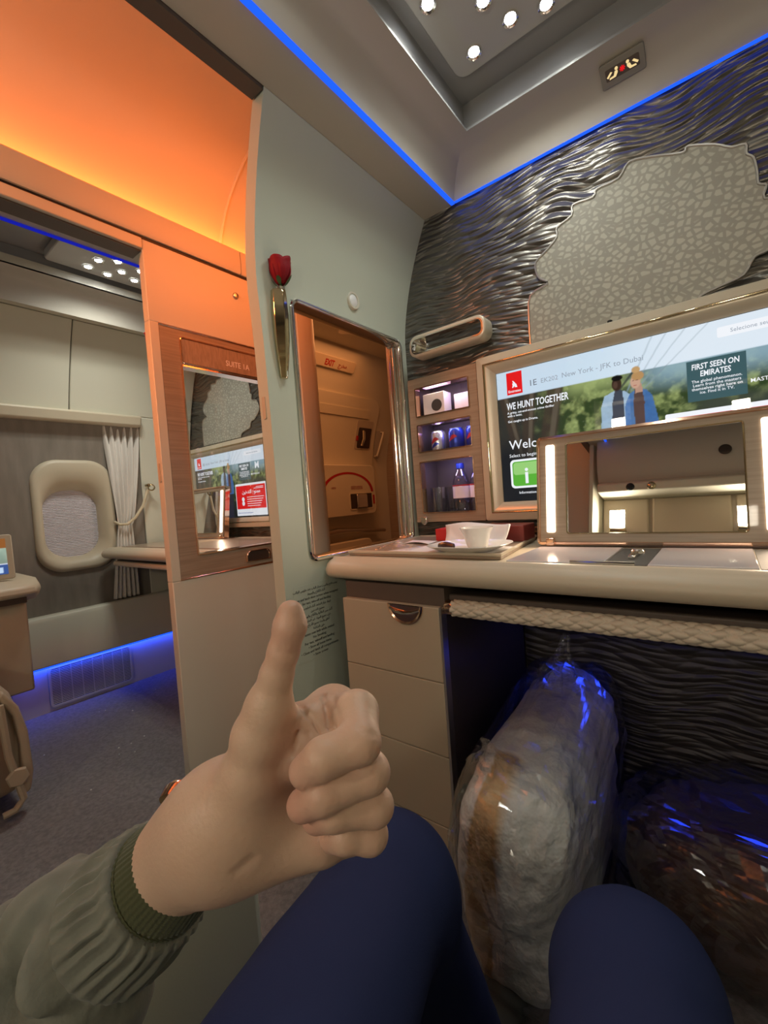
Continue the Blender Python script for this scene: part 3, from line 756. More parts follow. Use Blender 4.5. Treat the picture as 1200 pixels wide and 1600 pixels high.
# ================================================================== SCREENS
def ss(a, b, x): t = np.clip((x - a) / (b - a), 0, 1); return t * t * (3 - 2 * t)
def paint(u, v):
    """the still shown on the screens: a misty wood with two people standing in it"""
    P = np.stack([u * 40, v * 23, 0 * u], -1)
    n1 = fbm(P, 3, 5) * 0.5 + 0.5; n2 = fbm(P * 3.1, 9, 3) * 0.5 + 0.5
    mixc = lambda A, B, t: A + (np.array(B) - A) * t[..., None]
    c = np.zeros(u.shape + (3,)) + np.array((0.035, 0.06, 0.02))
    c = mixc(c, (0.36, 0.44, 0.16), ss(0.38, 0.72, n1) * (0.35 + 0.65 * n2))
    c = mixc(c, (0.55, 0.58, 0.42), ss(0.70, 0.95, n2) * ss(0.3, 0.7, v) * 0.7)
    c = mixc(c, (0.42, 0.52, 0.20), ss(0.66, 0.80, v) * ss(0.22, 0.32, u) * (1 - ss(0.42, 0.55, u)) * 0.7)
    c = mixc(c, (0.30, 0.46, 0.55), ss(0.60, 0.78, v) * ss(0.45, 0.62, u) * 0.85)
    c = mixc(c, (0.05, 0.06, 0.05), ss(0.62, 0.72, u) * (1 - ss(0.52, 0.60, v)) * 0.8)
    c = mixc(c, (0.035, 0.035, 0.030), 1 - ss(0.10, 0.34, u + 0.05 * n1))
    for x0, lean, w in ((0.215, 0.10, 0.030), (0.125, 0.05, 0.022), (0.05, -0.12, 0.020)):
        d = np.abs(u - (x0 + lean * (v - 0.6)))
        c = mixc(c, (0.055, 0.040, 0.030), (1 - ss(w * 0.8, w * 1.3, d)) * (0.8 + 0.2 * n2))
        c = mixc(c, (0.17, 0.14, 0.10), (1 - ss(w * 0.2, w * 0.5, np.abs(u - (x0 + w * 0.4 + lean * (v - 0.6))))) * 0.5)
    c = mixc(c, (0.010, 0.014, 0.018), (1 - ss(0.12, 0.52, v)) * 0.93)
    c = mixc(c, (0.014, 0.016, 0.020), (1 - ss(0.02, 0.20, u)) * (1 - ss(0.3, 0.55, v)))
    head = ss(0.795, 0.803, v)
    c = mixc(c, (0.66, 0.82, 0.97), head * 0.95)
    c = mixc(c, (0.84, 0.92, 1.0), head * ss(0.3, 0.7, u) * 0.8)
    for a in (0.0, 0.05, 0.11, -0.04):
        d = np.abs(u - (0.49 + a * 0.3 + (v - 0.66) * (0.35 + a * 2.2)) + 0.004 * n1)
        c = mixc(c, (0.24, 0.33, 0.38), (1 - ss(0.001, 0.005, d)) * ss(0.66, 0.7, v) * (0.75 - 0.4 * head))
    c = mixc(c, (0.04, 0.045, 0.05), (1 - ss(0.003, 0.007, np.abs(u - (0.475 + (v - 0.74) * 0.45)))) * ss(0.66, 0.7, v) * (1 - ss(0.82, 0.84, v)) * 0.8)
    def poly(pts):
        ins = np.zeros(u.shape, bool)
        for i in range(len(pts)):
            (xa_, ya), (xb, yb) = pts[i - 1], pts[i]
            cr = ((ya > v) != (yb > v)) & (u < (xb - xa_) * (v - ya) / (yb - ya + 1e-12) + xa_); ins ^= cr
        return ins.astype(float)
    def ell(x, y, a, b): return 1 - ss(0.85, 1.05, np.sqrt(((u - x) / a) ** 2 + ((v - y) / b) ** 2))
    # man in a pale jacket
    c = mixc(c, (0.02, 0.025, 0.04), poly([(0.405, 0.0), (0.470, 0.0), (0.472, 0.45), (0.405, 0.45)]))
    c = mixc(c, (0.40, 0.56, 0.74), poly([(0.392, 0.40), (0.395, 0.60), (0.408, 0.675), (0.440, 0.70), (0.475, 0.69), (0.490, 0.66), (0.490, 0.40), (0.400, 0.36)]) * (0.75 + 0.25 * n2))
    c = mixc(c, (0.055, 0.065, 0.09), poly([(0.428, 0.40), (0.433, 0.62), (0.443, 0.70), (0.466, 0.70), (0.470, 0.62), (0.470, 0.40)]))
    c = mixc(c, (0.045, 0.024, 0.016), ell(0.450, 0.742, 0.017, 0.047)); c = mixc(c, (0.09, 0.05, 0.035), ell(0.446, 0.737, 0.008, 0.024))
    c = mixc(c, (0.006, 0.006, 0.006), ell(0.452, 0.782, 0.019, 0.020))
    # woman in a blue jacket, fair hair in a bun
    c = mixc(c, (0.02, 0.025, 0.045), poly([(0.47, 0.0), (0.545, 0.0), (0.55, 0.42), (0.47, 0.42)]))
    c = mixc(c, (0.06, 0.17, 0.44), poly([(0.468, 0.36), (0.474, 0.60), (0.490, 0.665), (0.512, 0.690), (0.540, 0.675), (0.558, 0.63), (0.573, 0.47), (0.566, 0.36)]) * (0.70 + 0.3 * n2))
    c = mixc(c, (0.10, 0.06, 0.055), poly([(0.503, 0.38), (0.500, 0.60), (0.506, 0.69), (0.528, 0.69), (0.534, 0.60), (0.532, 0.38)]))
    c = mixc(c, (0.50, 0.30, 0.22), poly([(0.508, 0.66), (0.508, 0.72), (0.528, 0.72), (0.530, 0.665)]))
    c = mixc(c, (0.62, 0.38, 0.27), ell(0.509, 0.735, 0.0165, 0.046)); c = mixc(c, (0.50, 0.29, 0.12), ell(0.517, 0.770, 0.020, 0.030)); c = mixc(c, (0.58, 0.36, 0.16), ell(0.512, 0.812, 0.014, 0.022))
    c = mixc(c, (0.20, 0.09, 0.07), ell(0.503, 0.745, 0.003, 0.004)); c = mixc(c, (0.20, 0.09, 0.07), ell(0.514, 0.744, 0.003, 0.004)); c = mixc(c, (0.45, 0.12, 0.10), ell(0.507, 0.712, 0.005, 0.004))
    return c

def television(name, label, wx0, yw, k, ox, oz, card):
    """ox, oz: lower left corner of the lit picture; k: scale of the set"""
    w0, h0 = 0.716 * k, 0.386 * k
    x0, x1, z0, z1 = ox, ox + w0, oz, oz + h0
    b = 0.057 * k
    t = thing(name, label, 'television', ((x0 + x1) / 2, yw, z0 - b))
    mp = front(yw)
    g = G(); g.ring(mp, x0 - b, x1 + b, z0 - b, z1 + b, 0.010, [(0, 0), (0, 0.030), (-0.003, 0.036), (-0.024, 0.040), (-0.027, 0.036), (-0.027, 0)], 4); obj('frame', g, M['leather'], t, smooth=50)
    g = G(); g.ring(mp, x0 - b, x1 + b, z0 - b, z1 + b, 0.010, [(-0.026 + 0.0045 * math.cos(a), 0.036 + 0.0045 * math.sin(a)) for a in [2 * PI * q / 8 for q in range(8)]], 4); obj('bead', g, M['gold'], t, smooth=60)
    g = G(); g.ring(mp, x0 - b, x1 + b, z0 - b, z1 + b, 0.010, [(-0.029, 0), (-0.029, 0.036), (-0.034, 0.036), (-b + 0.001, 0.019), (-b + 0.001, 0)], 4); obj('bezel', g, M['edge'], t, smooth=40)
    ys = yw - 0.016
    g = G(); plate(g, mp, x0 - 0.002, x1 + 0.002, z0 - 0.002, z1 + 0.002, 0.002, 0.0, 0.0155); s = obj('screen', g, M['smoke'], t, smooth=0)
    U = lambda u: ox + u * w0
    V = lambda v: oz + v * h0
    nu, nv = 400, 216
    uu, vv = np.meshgrid(np.linspace(0, 1, nu), np.linspace(0, 1, nv))
    cols = paint(uu, vv).reshape(-1, 3)
    verts = np.stack([U(uu.ravel()), np.full(nu * nv, ys - 0.0002), V(vv.ravel())], 1)
    i = np.arange(nu * nv).reshape(nv, nu); F = np.stack([i[:-1, :-1], i[:-1, 1:], i[1:, 1:], i[1:, :-1]], -1).reshape(-1, 4)
    raw('picture', verts, F, M['picture'], s, smooth=False, attr=cols)
    def rect(nm, u0, u1, v0, v1, m, r=0.0005, lift=1):
        g = G(); plate(g, front(ys), U(u0), U(u1), V(v0), V(v1), r, 0.0004 * lift, 0.0004 * lift + 0.0003); return obj(nm, g, m, s, smooth=0)
    def tx(nm, body, u, v, size, m, **kw): return text(nm, body, size * k, (U(u), ys - kw.pop('dy', 0.0022), V(v)), 'front', m, s, **kw)
    rect('logo_panel', 0.043, 0.108, 0.818, 0.985, M['s_red'])
    g = G()
    for j, (dx, hh) in enumerate(((-0.006, 0.030), (-0.001, 0.048), (0.004, 0.036), (0.008, 0.022))):
        q = [(U(0.075) + (dx + 0.004 * math.sin(a * 3.0 + j)) * k, ys - 0.001, V(0.868) + hh * a * 0.42 * k) for a in np.linspace(0, 1, 9)]
        g.tube(q, [0.0022 * k * (0.4 + math.sin(PI * a)) for a in np.linspace(0, 1, 9)], 5)
    obj('logo_emblem', g, M['s_white'], s)
    tx('logo_word', 'Emirates', 0.0755, 0.832, 0.0075, M['s_white'], align='CENTER', bold=0.012)
    tx('seat_number', '1E', 0.135, 0.853, 0.0165, M['s_grey'])
    tx('flight_number', 'EK202', 0.183, 0.858, 0.0125, M['s_grey2'])
    tx('route', 'New York - JFK to Dubai', 0.263, 0.862, 0.0135, M['s_grey2'], sx=0.97)
    tx('headline', 'WE HUNT TOGETHER', 0.038, 0.705, 0.0195, M['s_white'], sx=0.62, bold=0.03, slant=0.06)
    tx('tagline', 'A gritty, cat-and-mouse crime thriller\nwith a twist.', 0.039, 0.672, 0.0062, M['s_white'], bold=0.02)
    tx('tagline', 'Get caught up in Drama.', 0.039, 0.606, 0.0062, M['s_white'], bold=0.02)
    tx('welcome', 'Welcome', 0.038, 0.400, 0.026, M['s_white'], bold=0.006)
    tx('prompt', 'Select to begin', 0.036, 0.338, 0.0095, M['s_white'])
    rect('icon_border', 0.036, 0.172, 0.098, 0.318, M['s_white'], 0.012 * k)
    rect('icon', 0.045, 0.163, 0.114, 0.302, M['s_green'], 0.009 * k, 2)
    rect('icon_shine', 0.049, 0.159, 0.20, 0.294, M['s_greenlite'], 0.008 * k, 2.4)
    tx('icon_letter', 'i', 0.104, 0.135, 0.046, M['s_white'], align='CENTER', bold=0.03, dy=0.0024)
    tx('icon_caption', 'Information', 0.104, 0.054, 0.0075, M['s_white'], align='CENTER', bold=0.006)
    rect('notice', 0.658, 0.811, 0.545, 0.79, M['s_teal'], lift=1)
    tx('notice_heading', 'FIRST SEEN ON\nEMIRATES', 0.733, 0.735, 0.0125, M['s_white'], align='CENTER', sx=0.72, bold=0.03, slant=0.06, space=0.95)
    tx('notice_text', 'The global phenomenon.\nLearn from the masters\nthemselves right here on\nice. Find it in TV.', 0.735, 0.655, 0.0064, M['s_white'], align='CENTER', bold=0.012, space=0.95)
    tx('brand_letter', 'M', 0.90, 0.69, 0.036, M['s_white'], align='CENTER', bold=0.02)
    tx('brand_word', 'MASTERCLASS', 0.818, 0.604, 0.0085, M['s_white'], bold=0.004)
    rect('selector', 0.742, 0.96, 0.895, 0.955, M['s_white'], 0.004 * k)
    tx('selector_text', 'Selecione seu idioma', 0.775, 0.913, 0.0085, M['s_grey2'])
    rect('card_border', 0.592, 0.985, 0.02, 0.492, M['s_white'], 0.004 * k)
    rect('card', 0.600, 0.977, 0.12, 0.462, M['s_red'], 0.002 * k, 2)
    for vv_, ww in ((0.425, 0.09), (0.405, 0.12)): rect('card_line', 0.955 - ww, 0.955, vv_, vv_ + 0.008, M['s_white'], lift=3)
    tx('card_heading', arabic('ممنوع التدخين') , 0.80, 0.345, 0.020, M['s_white'], align='CENTER', bold=0.02, dy=0.0026)
    for q in range(5): rect('card_line', 0.74, 0.955 - 0.012 * q, 0.285 - 0.032 * q, 0.293 - 0.032 * q, M['s_white'], lift=3)
    for vv_ in (0.20, 0.26):
        g = G(); g.lathe([(0.0002, 0.0), (0.013 * k, 0.0)], (U(0.69), ys - 0.0022, V(vv_)), (0, 1, 0), 14); obj('card_figure', g, M['s_white'], s, smooth=0)
    tx('card_link', 'Please turn off your mobile phone', 0.61, 0.055, 0.007, M['s_blue'])
    g = G(); g.face([(x0, ys - 0.0045, z0), (x1, ys - 0.0045, z0), (x1, ys - 0.0045, z1), (x0, ys - 0.0045, z1)]); obj('glass', g, M['pane'], t, smooth=0)
    return t
television('television', 'wide cream framed television lit with a welcome page on the textured wall', None, 1.298, 1.0, -0.536, 0.861, True)
television('television', "smaller looking cream framed television seen through the other suite's door window", None, 1.412, 0.943, -2.51, 0.852, True)
tree_inlay(wb1, YB - 0.006, -1.974, 0.943, -0.536, 0.01)
# small sensor on top of the big set
g = G(); g.lathe([(0.006, 0), (0.006, 0.006), (0.003, 0.008), (0.0005, 0.008)], (-0.22, 1.275, 1.3035), n=14); tag(obj('screen_sensor', g, M['black']), 'tiny dark sensor knob on top of the large television', 'sensor')

# ================================================================== MINIBAR IN THE BULKHEAD
t = thing('minibar_cabinet', 'ash wood minibar cabinet with three glazed bays between the opening and the television', 'cabinet', (-0.727, 1.29, 0.806))
bays = [(1.165, 1.262), (1.044, 1.138), (0.836, 1.012)]
BX0, BX1 = -0.828, -0.626
g = G()
mp = front(1.30)
g.box(-0.856, BX0, 1.276, 1.30, 0.806, 1.296); g.box(BX1, -0.598, 1.276, 1.30, 0.806, 1.296)
for a, b in ((0.806, 0.836), (1.012, 1.044), (1.138, 1.165), (1.262, 1.296)): g.box(BX0, BX1, 1.276, 1.30, a, b)
obj('front_frame', g, M['wood'], t, smooth=0)
g = G(recalc=False)
nx0, nx1, ny, nz0, nz1 = CX0, CX1, 1.41, CZ0, CZ1
g.face([(nx0, ny, nz0), (nx1, ny, nz0), (nx1, ny, nz1), (nx0, ny, nz1)]); g.face([(nx0, 1.30, nz0), (nx0, ny, nz0), (nx0, ny, nz1), (nx0, 1.30, nz1)])
g.face([(nx1, 1.30, nz1), (nx1, ny, nz1), (nx1, ny, nz0), (nx1, 1.30, nz0)]); g.face([(nx0, 1.30, nz1), (nx0, ny, nz1), (nx1, ny, nz1), (nx1, 1.30, nz1)]); g.face([(nx0, 1.30, nz0), (nx1, 1.30, nz0), (nx1, ny, nz0), (nx0, ny, nz0)])
obj('niche', g, M['track'], t, smooth=0)
for z in (1.151, 1.028):
    g = G(); g.box(nx0 + 0.001, nx1 - 0.001, 1.301, 1.408, z - 0.004, z + 0.004); obj('shelf', g, M['track'], t)
for i, (a, b) in enumerate(bays):
    g = G(); g.ring(mp, BX0, BX1, a, b, 0.004, [(0.001, 0.023), (0.001, 0.027), (-0.003, 0.027), (-0.004, 0.0), (0.001, 0.0)], 3); obj('bay_trim', g, M['copper'], t, smooth=40)
    g = G(); g.face([(BX0, 1.285, a), (BX1, 1.285, a), (BX1, 1.285, b), (BX0, 1.285, b)]); obj('glass_pane', g, M['pane'], t, smooth=0)
    g = G(); g.box(nx0 + 0.01, nx1 - 0.01, 1.302, 1.306, b + 0.001, b + 0.006); obj('bay_light', g, M['blue_dim'], t, smooth=0)
    area('bay_wash', (-0.727, 1.315, b + 0.0), (0, 0.5, -1), 0.18, 0.008, 0.16 if i else 0.12, (0.25, 0.2, 1.0))
area('bay_fill', (-0.727, 1.305, 1.258), (0, 0.4, -1), 0.15, 0.008, 0.16, (1.0, 0.75, 0.55))  # added white fill lights that brighten the minibar contents
for zz_ in (1.134, 1.008): area('bay_fill', (-0.727, 1.305, zz_), (0, 0.5, -1), 0.15, 0.008, 0.09, (1.0, 0.85, 0.75))
g = G()
pts = [(-0.013, 0.012), (0.013, 0.012), (0.013, -0.004), (0.007, -0.013), (0, -0.017), (-0.007, -0.013), (-0.013, -0.004)]
g.prism([(-0.822 + a, 1.276, 0.812 + b) for a, b in pts], (0, -0.012, 0)); obj('latch', g, M['chrome'], t, bevel=0.003)

FLOOR = {0: 1.155, 1: 1.032, 2: CZ0}
def gift_box(label, x, y, s, h):
    q = thing('gift_box', label, 'box', (x, y, FLOOR[0]))
    g = G(); g.box(x - s / 2, x + s / 2, y - 0.025, y + 0.025, FLOOR[0], FLOOR[0] + h); obj('carton', g, M['paper'], q, bevel=0.001)
    g = G(); g.lathe([(0.0003, 0.0012), (0.020, 0.0012), (0.020, 0.0)], (x + 0.012, y - 0.0252, FLOOR[0] + h * 0.52), (0, -1, 0), 24); obj('round_label', g, M['ink'], q)
gift_box('white carton with a dark round label in the top bay of the minibar', -0.775, 1.330, 0.082, 0.088)
g = G(); g.box(-0.712, -0.66, 1.335, 1.39, FLOOR[0], FLOOR[0] + 0.075); tag(obj('carton', g, M['paper'], bevel=0.001), 'plain white carton behind the labelled box in the minibar', 'box')
M['can_side'] = mat('can_silver', (0.72, 0.72, 0.74), 0.25, metal=0.85)
M['can_blue'] = mat('can_blue', (0.03, 0.06, 0.40), 0.25, metal=0.6)
def can(label, x, y, body):
    z = FLOOR[1]; q = thing('drink_can', label, 'can', (x, y, z), 'cans in the minibar')
    r = 0.0265
    g = G(); g.lathe([(0.0005, 0.003), (0.019, 0.001), (0.022, 0.0), (r, 0.008), (r, 0.072), (0.022, 0.082)], (x, y, z), n=28); obj('body', g, body, q)
    g = G(); g.lathe([(0.022, 0.082), (0.0225, 0.085), (0.021, 0.085), (0.020, 0.082), (0.0005, 0.082)], (x, y, z), n=28); obj('lid', g, M['steel'], q)
    for nm, mm, zz, hh in (('red_swirl', M['redmark'], 0.047, 0.014), ('blue_swirl', M['can_blue'], 0.031, 0.012)):
        rows = []
        for a in np.linspace(-2.3, -1.0, 12):
            s_ = 0.006 * math.sin((a + 1.6) * 2.4); rows.append([(x + (r + .0005) * math.cos(a), y + (r + .0005) * math.sin(a), z + zz + s_ + d * hh * math.sin((a + 2.3) / 1.3 * PI)) for d in (0, 1)])
        g = G(recalc=False); g.grid(rows); obj(nm, g, mm, q)
can('silver drink can with a red and blue swirl in the middle minibar bay', -0.782, 1.335, M['can_side'])
can('blue drink can with a red swirl, second in the middle bay of the minibar', -0.712, 1.335, M['can_blue'])
can('dark blue drink can partly hidden at the right end of the middle bay', -0.652, 1.345, M['can_blue'])
def bottle(label, x, y):
    z = FLOOR[2]; q = thing('water_bottle', label, 'bottle', (x, y, z), 'water bottles in the minibar')
    g = G(); g.lathe([(0.0005, 0.004), (0.024, 0.0), (0.029, 0.008), (0.029, 0.045), (0.027, 0.05), (0.029, 0.055), (0.029, 0.11), (0.022, 0.135), (0.013, 0.15), (0.012, 0.160)], (x, y, z), n=24); obj('body', g, M['pet'], q)
    g = G(); g.lathe([(0.0297, 0.058), (0.0297, 0.098)], (x, y, z), n=24); obj('label_band', g, M['paper'], q)
    g = G(); g.lathe([(0.0301, 0.099), (0.0301, 0.103)], (x, y, z), n=24); obj('red_stripe', g, M['red'], q)
    g = G(); g.lathe([(0.014, 0.158), (0.014, 0.174), (0.012, 0.176), (0.0005, 0.176)], (x, y, z), n=20); obj('cap', g, M['can_blue'], q)
bottle('clear water bottle with a white label, beside the tumbler in the lowest minibar bay', -0.712, 1.345)
bottle('clear water bottle with a white label at the right end of the lowest bay', -0.650, 1.350)
for lb, x, y in (('clear tumbler at the left end of the lowest bay of the minibar', -0.800, 1.34), ('clear tumbler beside the water bottles in the lowest bay', -0.758, 1.37)):
    g = G(); g.lathe([(0.0005, 0.006), (0.022, 0.006), (0.028, 0.10), (0.029, 0.10), (0.024, 0.0), (0.0005, 0.0)], (x, y, FLOOR[2]), n=24)
    tag(obj('tumbler', g, M['glass']), lb, 'glass')

# ================================================================== RAIL ON THE WALL ABOVE THE MINIBAR
t = thing('magazine_rail', 'cream and chrome looped magazine rail on the wall above the minibar', 'rail', (-0.67, 1.27, 1.345))
mp = front(1.30)
g = G(); g.ring(mp, -0.812, -0.540, 1.352, 1.422, 0.028, [(0, 0.015), (0, 0.062), (-0.003, 0.065), (-0.009, 0.065), (-0.009, 0.015)], 8); obj('loop', g, M['edge'], t, smooth=50)
g = G(); g.ring(mp, -0.812, -0.540, 1.352, 1.422, 0.028, [(-0.0095, 0.017), (-0.0095, 0.066), (-0.013, 0.066), (-0.014, 0.017)], 8); obj('liner', g, M['chrome'], t, smooth=50)
for x in (-0.79, -0.562):
    g = G(); g.box(x - 0.015, x + 0.015, 1.283, 1.301, 1.36, 1.414); obj('bracket', g, M['chrome'], t, bevel=0.003)
# ================================================================== DESKS
def desk_profile(yf, yb, z):
    return [(yb, z), (yf + 0.055, z), (yf + 0.050, z + 0.004), (yf + 0.036, z + 0.004), (yf + 0.030, z - 0.001), (yf + 0.020, z - 0.004), (yf + 0.008, z - 0.012), (yf + 0.001, z - 0.025), (yf + 0.003, z - 0.038), (yf + 0.014, z - 0.048), (yf + 0.06, z - 0.052), (yb, z - 0.052)]
def desk_top(t, x0, x1, yf, yb, z, r=0.022):
    g = G()
    P = desk_profile(yf, yb, z)
    rings = []
    for k in range(5):                       # rounded left end
        a = PI / 2 * k / 4
        ins = r * (1 - math.sin(a)); dx = r * (1 - math.cos(a))
        rings.append([(x0 + dx, y + (ins if y < yf + 0.05 else 0), zz) for y, zz in P])
    rings = [[(x0 + r * (1 - math.sin(PI / 2 * k / 4)), y + (r * (1 - math.cos(PI / 2 * k / 4)) if y < yf + 0.05 else 0), zz) for y, zz in P] for k in range(4, -1, -1)] + [[(x1, y, zz) for y, zz in P]]
    g.loft(rings, True, True); return obj('top', g, M['leather'], t, smooth=40)

desk = thing('desk', 'cream edged desk under the television with wood tray and glossy panels', 'desk', (-0.15, 1.06, 0.69))
desk_top(desk, -0.866, 0.59, 0.815, 1.297, 0.745)
g = G(); g.prism([(-0.845, 0.905, 0.745), (-0.395, 0.905, 0.745), (-0.445, 1.275, 0.745), (-0.845, 1.275, 0.745)], (0, 0, 0.012)); obj('wood_tray', g, M['woodh'], desk, bevel=0.002)
g = G(); g.tube([(-0.845, 0.905, 0.756), (-0.845, 1.275, 0.756), (-0.445, 1.275, 0.756), (-0.395, 0.905, 0.756)], 0.004, 8, closed=True); obj('tray_border', g, M['edge'], desk)
for x0, x1 in ((-0.375, -0.190), (-0.115, 0.035), (0.075, 0.45)):
    g = G(); g.box(x0, x1, 0.885, 1.105, 0.745, 0.7485); obj('glossy_panel', g, M['gloss'], desk, bevel=0.001)
for x0, x1 in ((-0.188, -0.117), (0.037, 0.073)):
    g = G(); g.box(x0, x1, 0.885, 1.105, 0.745, 0.7465); obj('slot', g, M['ink'], desk)
g = G(); g.lathe([(0.0005, 0.010), (0.010, 0.010), (0.013, 0.006), (0.013, 0.0)], (-0.150, 1.03, 0.7465), n=20)
g.box(-0.156, -0.144, 0.95, 1.04, 0.7465, 0.754); obj('lever', g, M['chrome'], desk, bevel=0.002)
g = G(); g.tube([(-0.245, 0.884, 0.7495), (-0.135, 0.884, 0.7495)], 0.0035, 8); obj('pull_bar', g, M['chrome'], desk)

# pull-out table under the desk with its braided leather edge
t = thing('pull_out_table', 'pull out table under the desk with a thick braided leather edge', 'table', (0.03, 1.0, 0.645))
g = G(); g.box(-0.505, 0.585, 0.862, 1.25, 0.646, 0.664); obj('leaf', g, M['brown'], t, bevel=0.003)
g = G(); g.box(-0.505, 0.585, 0.856, 0.870, 0.656, 0.672); obj('lip', g, M['track'], t, bevel=0.003)
R, n, L0, L1 = 0.0165, 60, -0.488, 0.585
m_ = 900
S = np.linspace(L0, L1, m_); PH = np.linspace(0, 2 * PI, n, endpoint=False)
s_, p_ = np.meshgrid(S, PH, indexing='ij')
kk = 2 * PI / 0.070
A1 = (3 * p_ + kk * s_) / PI; A2 = (3 * p_ - kk * s_) / PI
fa, fb = A1 - np.floor(A1), A2 - np.floor(A2)
over = ((np.floor(A1) + np.floor(A2)) % 2) == 0
bow = lambda f: np.sqrt(np.clip(1 - (2 * f - 1) ** 2, 0, 1))
h_ = np.where(over, bow(fa) * (0.55 + 0.45 * bow(fb)), bow(fb) * (0.55 + 0.45 * bow(fa)))
rr = R - 0.0030 + 0.0058 * h_
V = np.stack([s_, 0.846 + rr * np.sin(p_), 0.645 + rr * np.cos(p_)], -1).reshape(-1, 3)
i = np.arange(m_ * n).reshape(m_, n)
F = np.stack([i[:-1], np.roll(i, -1, 1)[:-1], np.roll(i, -1, 1)[1:], i[1:]], -1).reshape(-1, 4)
M['braid'] = mat('braided_leather', (0.66, 0.56, 0.44), 0.5)
raw('braided_edge', V, F, M['braid'], t)
g = G(); g.lathe([(0.0005, -0.006), (0.014, -0.005), (0.0175, 0.0), (0.0175, 0.016)], (-0.502, 0.846, 0.645), (1, 0, 0), 24); obj('end_cap', g, M['copper'], t)

# drawer cabinet
t = thing('drawer_cabinet', 'cream leather fronted drawer cabinet under the left end of the desk', 'cabinet', (-0.65, 1.05, 0.0))
g = G(); g.box(-0.795, -0.503, 0.832, 1.285, 0.0, 0.640); obj('body', g, M['brown'], t, bevel=0.002)
zz = [0.006, 0.146, 0.312, 0.481, 0.650]
for k in range(4):
    g = G(); g.box(-0.797, -0.508, 0.815, 0.834, zz[k] + 0.0008, zz[k + 1] - 0.0008)
    dp = obj('front_panel', g, M['drawer'], t, bevel=0.0022, seg=3)
    if k == 3:
        g = G()
        pts = [(-0.050, 0.0), (0.050, 0.0)] + [(0.050 * math.cos(a), -0.046 * math.sin(a)) for a in [PI * q / 14 for q in range(1, 14)]]
        P = lambda s, w: [(-0.598 + a * s, 0.815 - w, 0.650 + b * s - 0.001) for a, b in pts]
        g.loft([P(1.0, 0.0), P(1.0, 0.004), P(0.93, 0.006), P(0.84, 0.004)], True, False)
        obj('pull', g, M['copper'], dp)
        g = G()
        g.loft([P(0.84, 0.004), P(0.78, 0.001), P(0.5, 0.0006), P(0.05, 0.0006)], True, True); obj('pull_cup', g, M['copper'], dp)
        g = G(); g.tube([(-0.64, 0.810, 0.640), (-0.62, 0.806, 0.634), (-0.598, 0.805, 0.631), (-0.575, 0.806, 0.634), (-0.556, 0.810, 0.640)], 0.003, 8); obj('pull_bar', g, M['chrome'], dp)
g = G(); g.box(-0.508, -0.5025, 0.816, 0.838, 0.004, 0.650); obj('edge_trim', g, M['steel'], t)
g = G(); g.box(-0.80, -0.503, 0.835, 1.285, 0.640, 0.690); obj('top_rail', g, M['track'], t)

# ================================================================== LIT VANITY MIRRORS
def vanity(label, x0, x1, yb, th, strips):
    t = thing('vanity_mirror', label, 'mirror', ((x0 + x1) / 2, yb, 0.748))
    th = math.radians(th)
    up = Vector((0, math.sin(th), math.cos(th))); nn = Vector((0, -math.cos(th), math.sin(th)))
    mp = lambda u, v, w: Vector((u, yb, 0.7530)) + up * v + nn * w
    H = 0.272
    g = G(); plate(g, mp, x0, x1, 0.0, H, 0.008, -0.022, -0.001); obj('back_shell', g, M['wood'], t, bevel=0.002)
    mx0, mx1 = x0 + 0.071, x1 - 0.045 if strips == 'left' else x1 - 0.071
    if strips == 'right': mx0 = x0 + 0.03
    g = G()
    for a, b, c, d in ((x0, mx0, 0, H), (mx1, x1, 0, H), (mx0, mx1, 0, 0.027), (mx0, mx1, H - 0.022, H)):
        g.loft([[mp(u, v, w) for u, v in ((a, c), (b, c), (b, d), (a, d))] for w in (-0.001, 0.004)], True, True)
    obj('front_frame', g, M['wood'], t, smooth=0)
    g = G(); g.ring(mp, x0, x1, 0, H, 0.008, [(-0.001, -0.022), (0.003, -0.020), (0.003, 0.006), (-0.003, 0.0075), (-0.005, 0.004), (-0.004, -0.001)], 4); obj('rim', g, M['copper'], t, smooth=50)
    g = G(); g.face([mp(u, v, 0.001) for u, v in ((mx0, 0.027), (mx1, 0.027), (mx1, H - 0.022), (mx0, H - 0.022))]); obj('mirror_glass', g, M['mirror'], t, smooth=0)
    g = G(); g.ring(mp, mx0, mx1, 0.027, H - 0.022, 0.004, [(0.0, 0.004), (0.002, 0.0065), (0.0035, 0.004)], 4); obj('mirror_trim', g, M['gold'], t, smooth=50)
    ss_ = []
    if strips in ('left', 'both'): ss_.append((x0 + 0.021, x0 + 0.042))
    if strips in ('right', 'both'): ss_.append((x1 - 0.042, x1 - 0.021))
    for a, b in ss_:
        g = G(); plate(g, mp, a, b, 0.028, 0.252, 0.004, 0.003, 0.0065); obj('light_strip', g, M['vanity'], t, smooth=0)
        c = mp((a + b) / 2, 0.14, 0.012); area('strip_lamp', c, nn, 0.22, 0.018, LP['vanity'], (1.0, 0.75, 0.52), axis=(0, 0, 1))
        g = G(); g.box((a + b) / 2 - 0.010, (a + b) / 2 + 0.010, yb - 0.016, yb - 0.002, 0.7487, 0.768); obj('hinge', g, M['copper'], t, bevel=0.003)
    return t
vanity('open vanity mirror with a lit strip standing on the glossy desk panels', -0.385, 0.100, 1.128, 8.5, 'both')
vanity('open vanity mirror with a lit right strip seen through the door window', -2.56, -2.075, 1.285, 7.0, 'right')

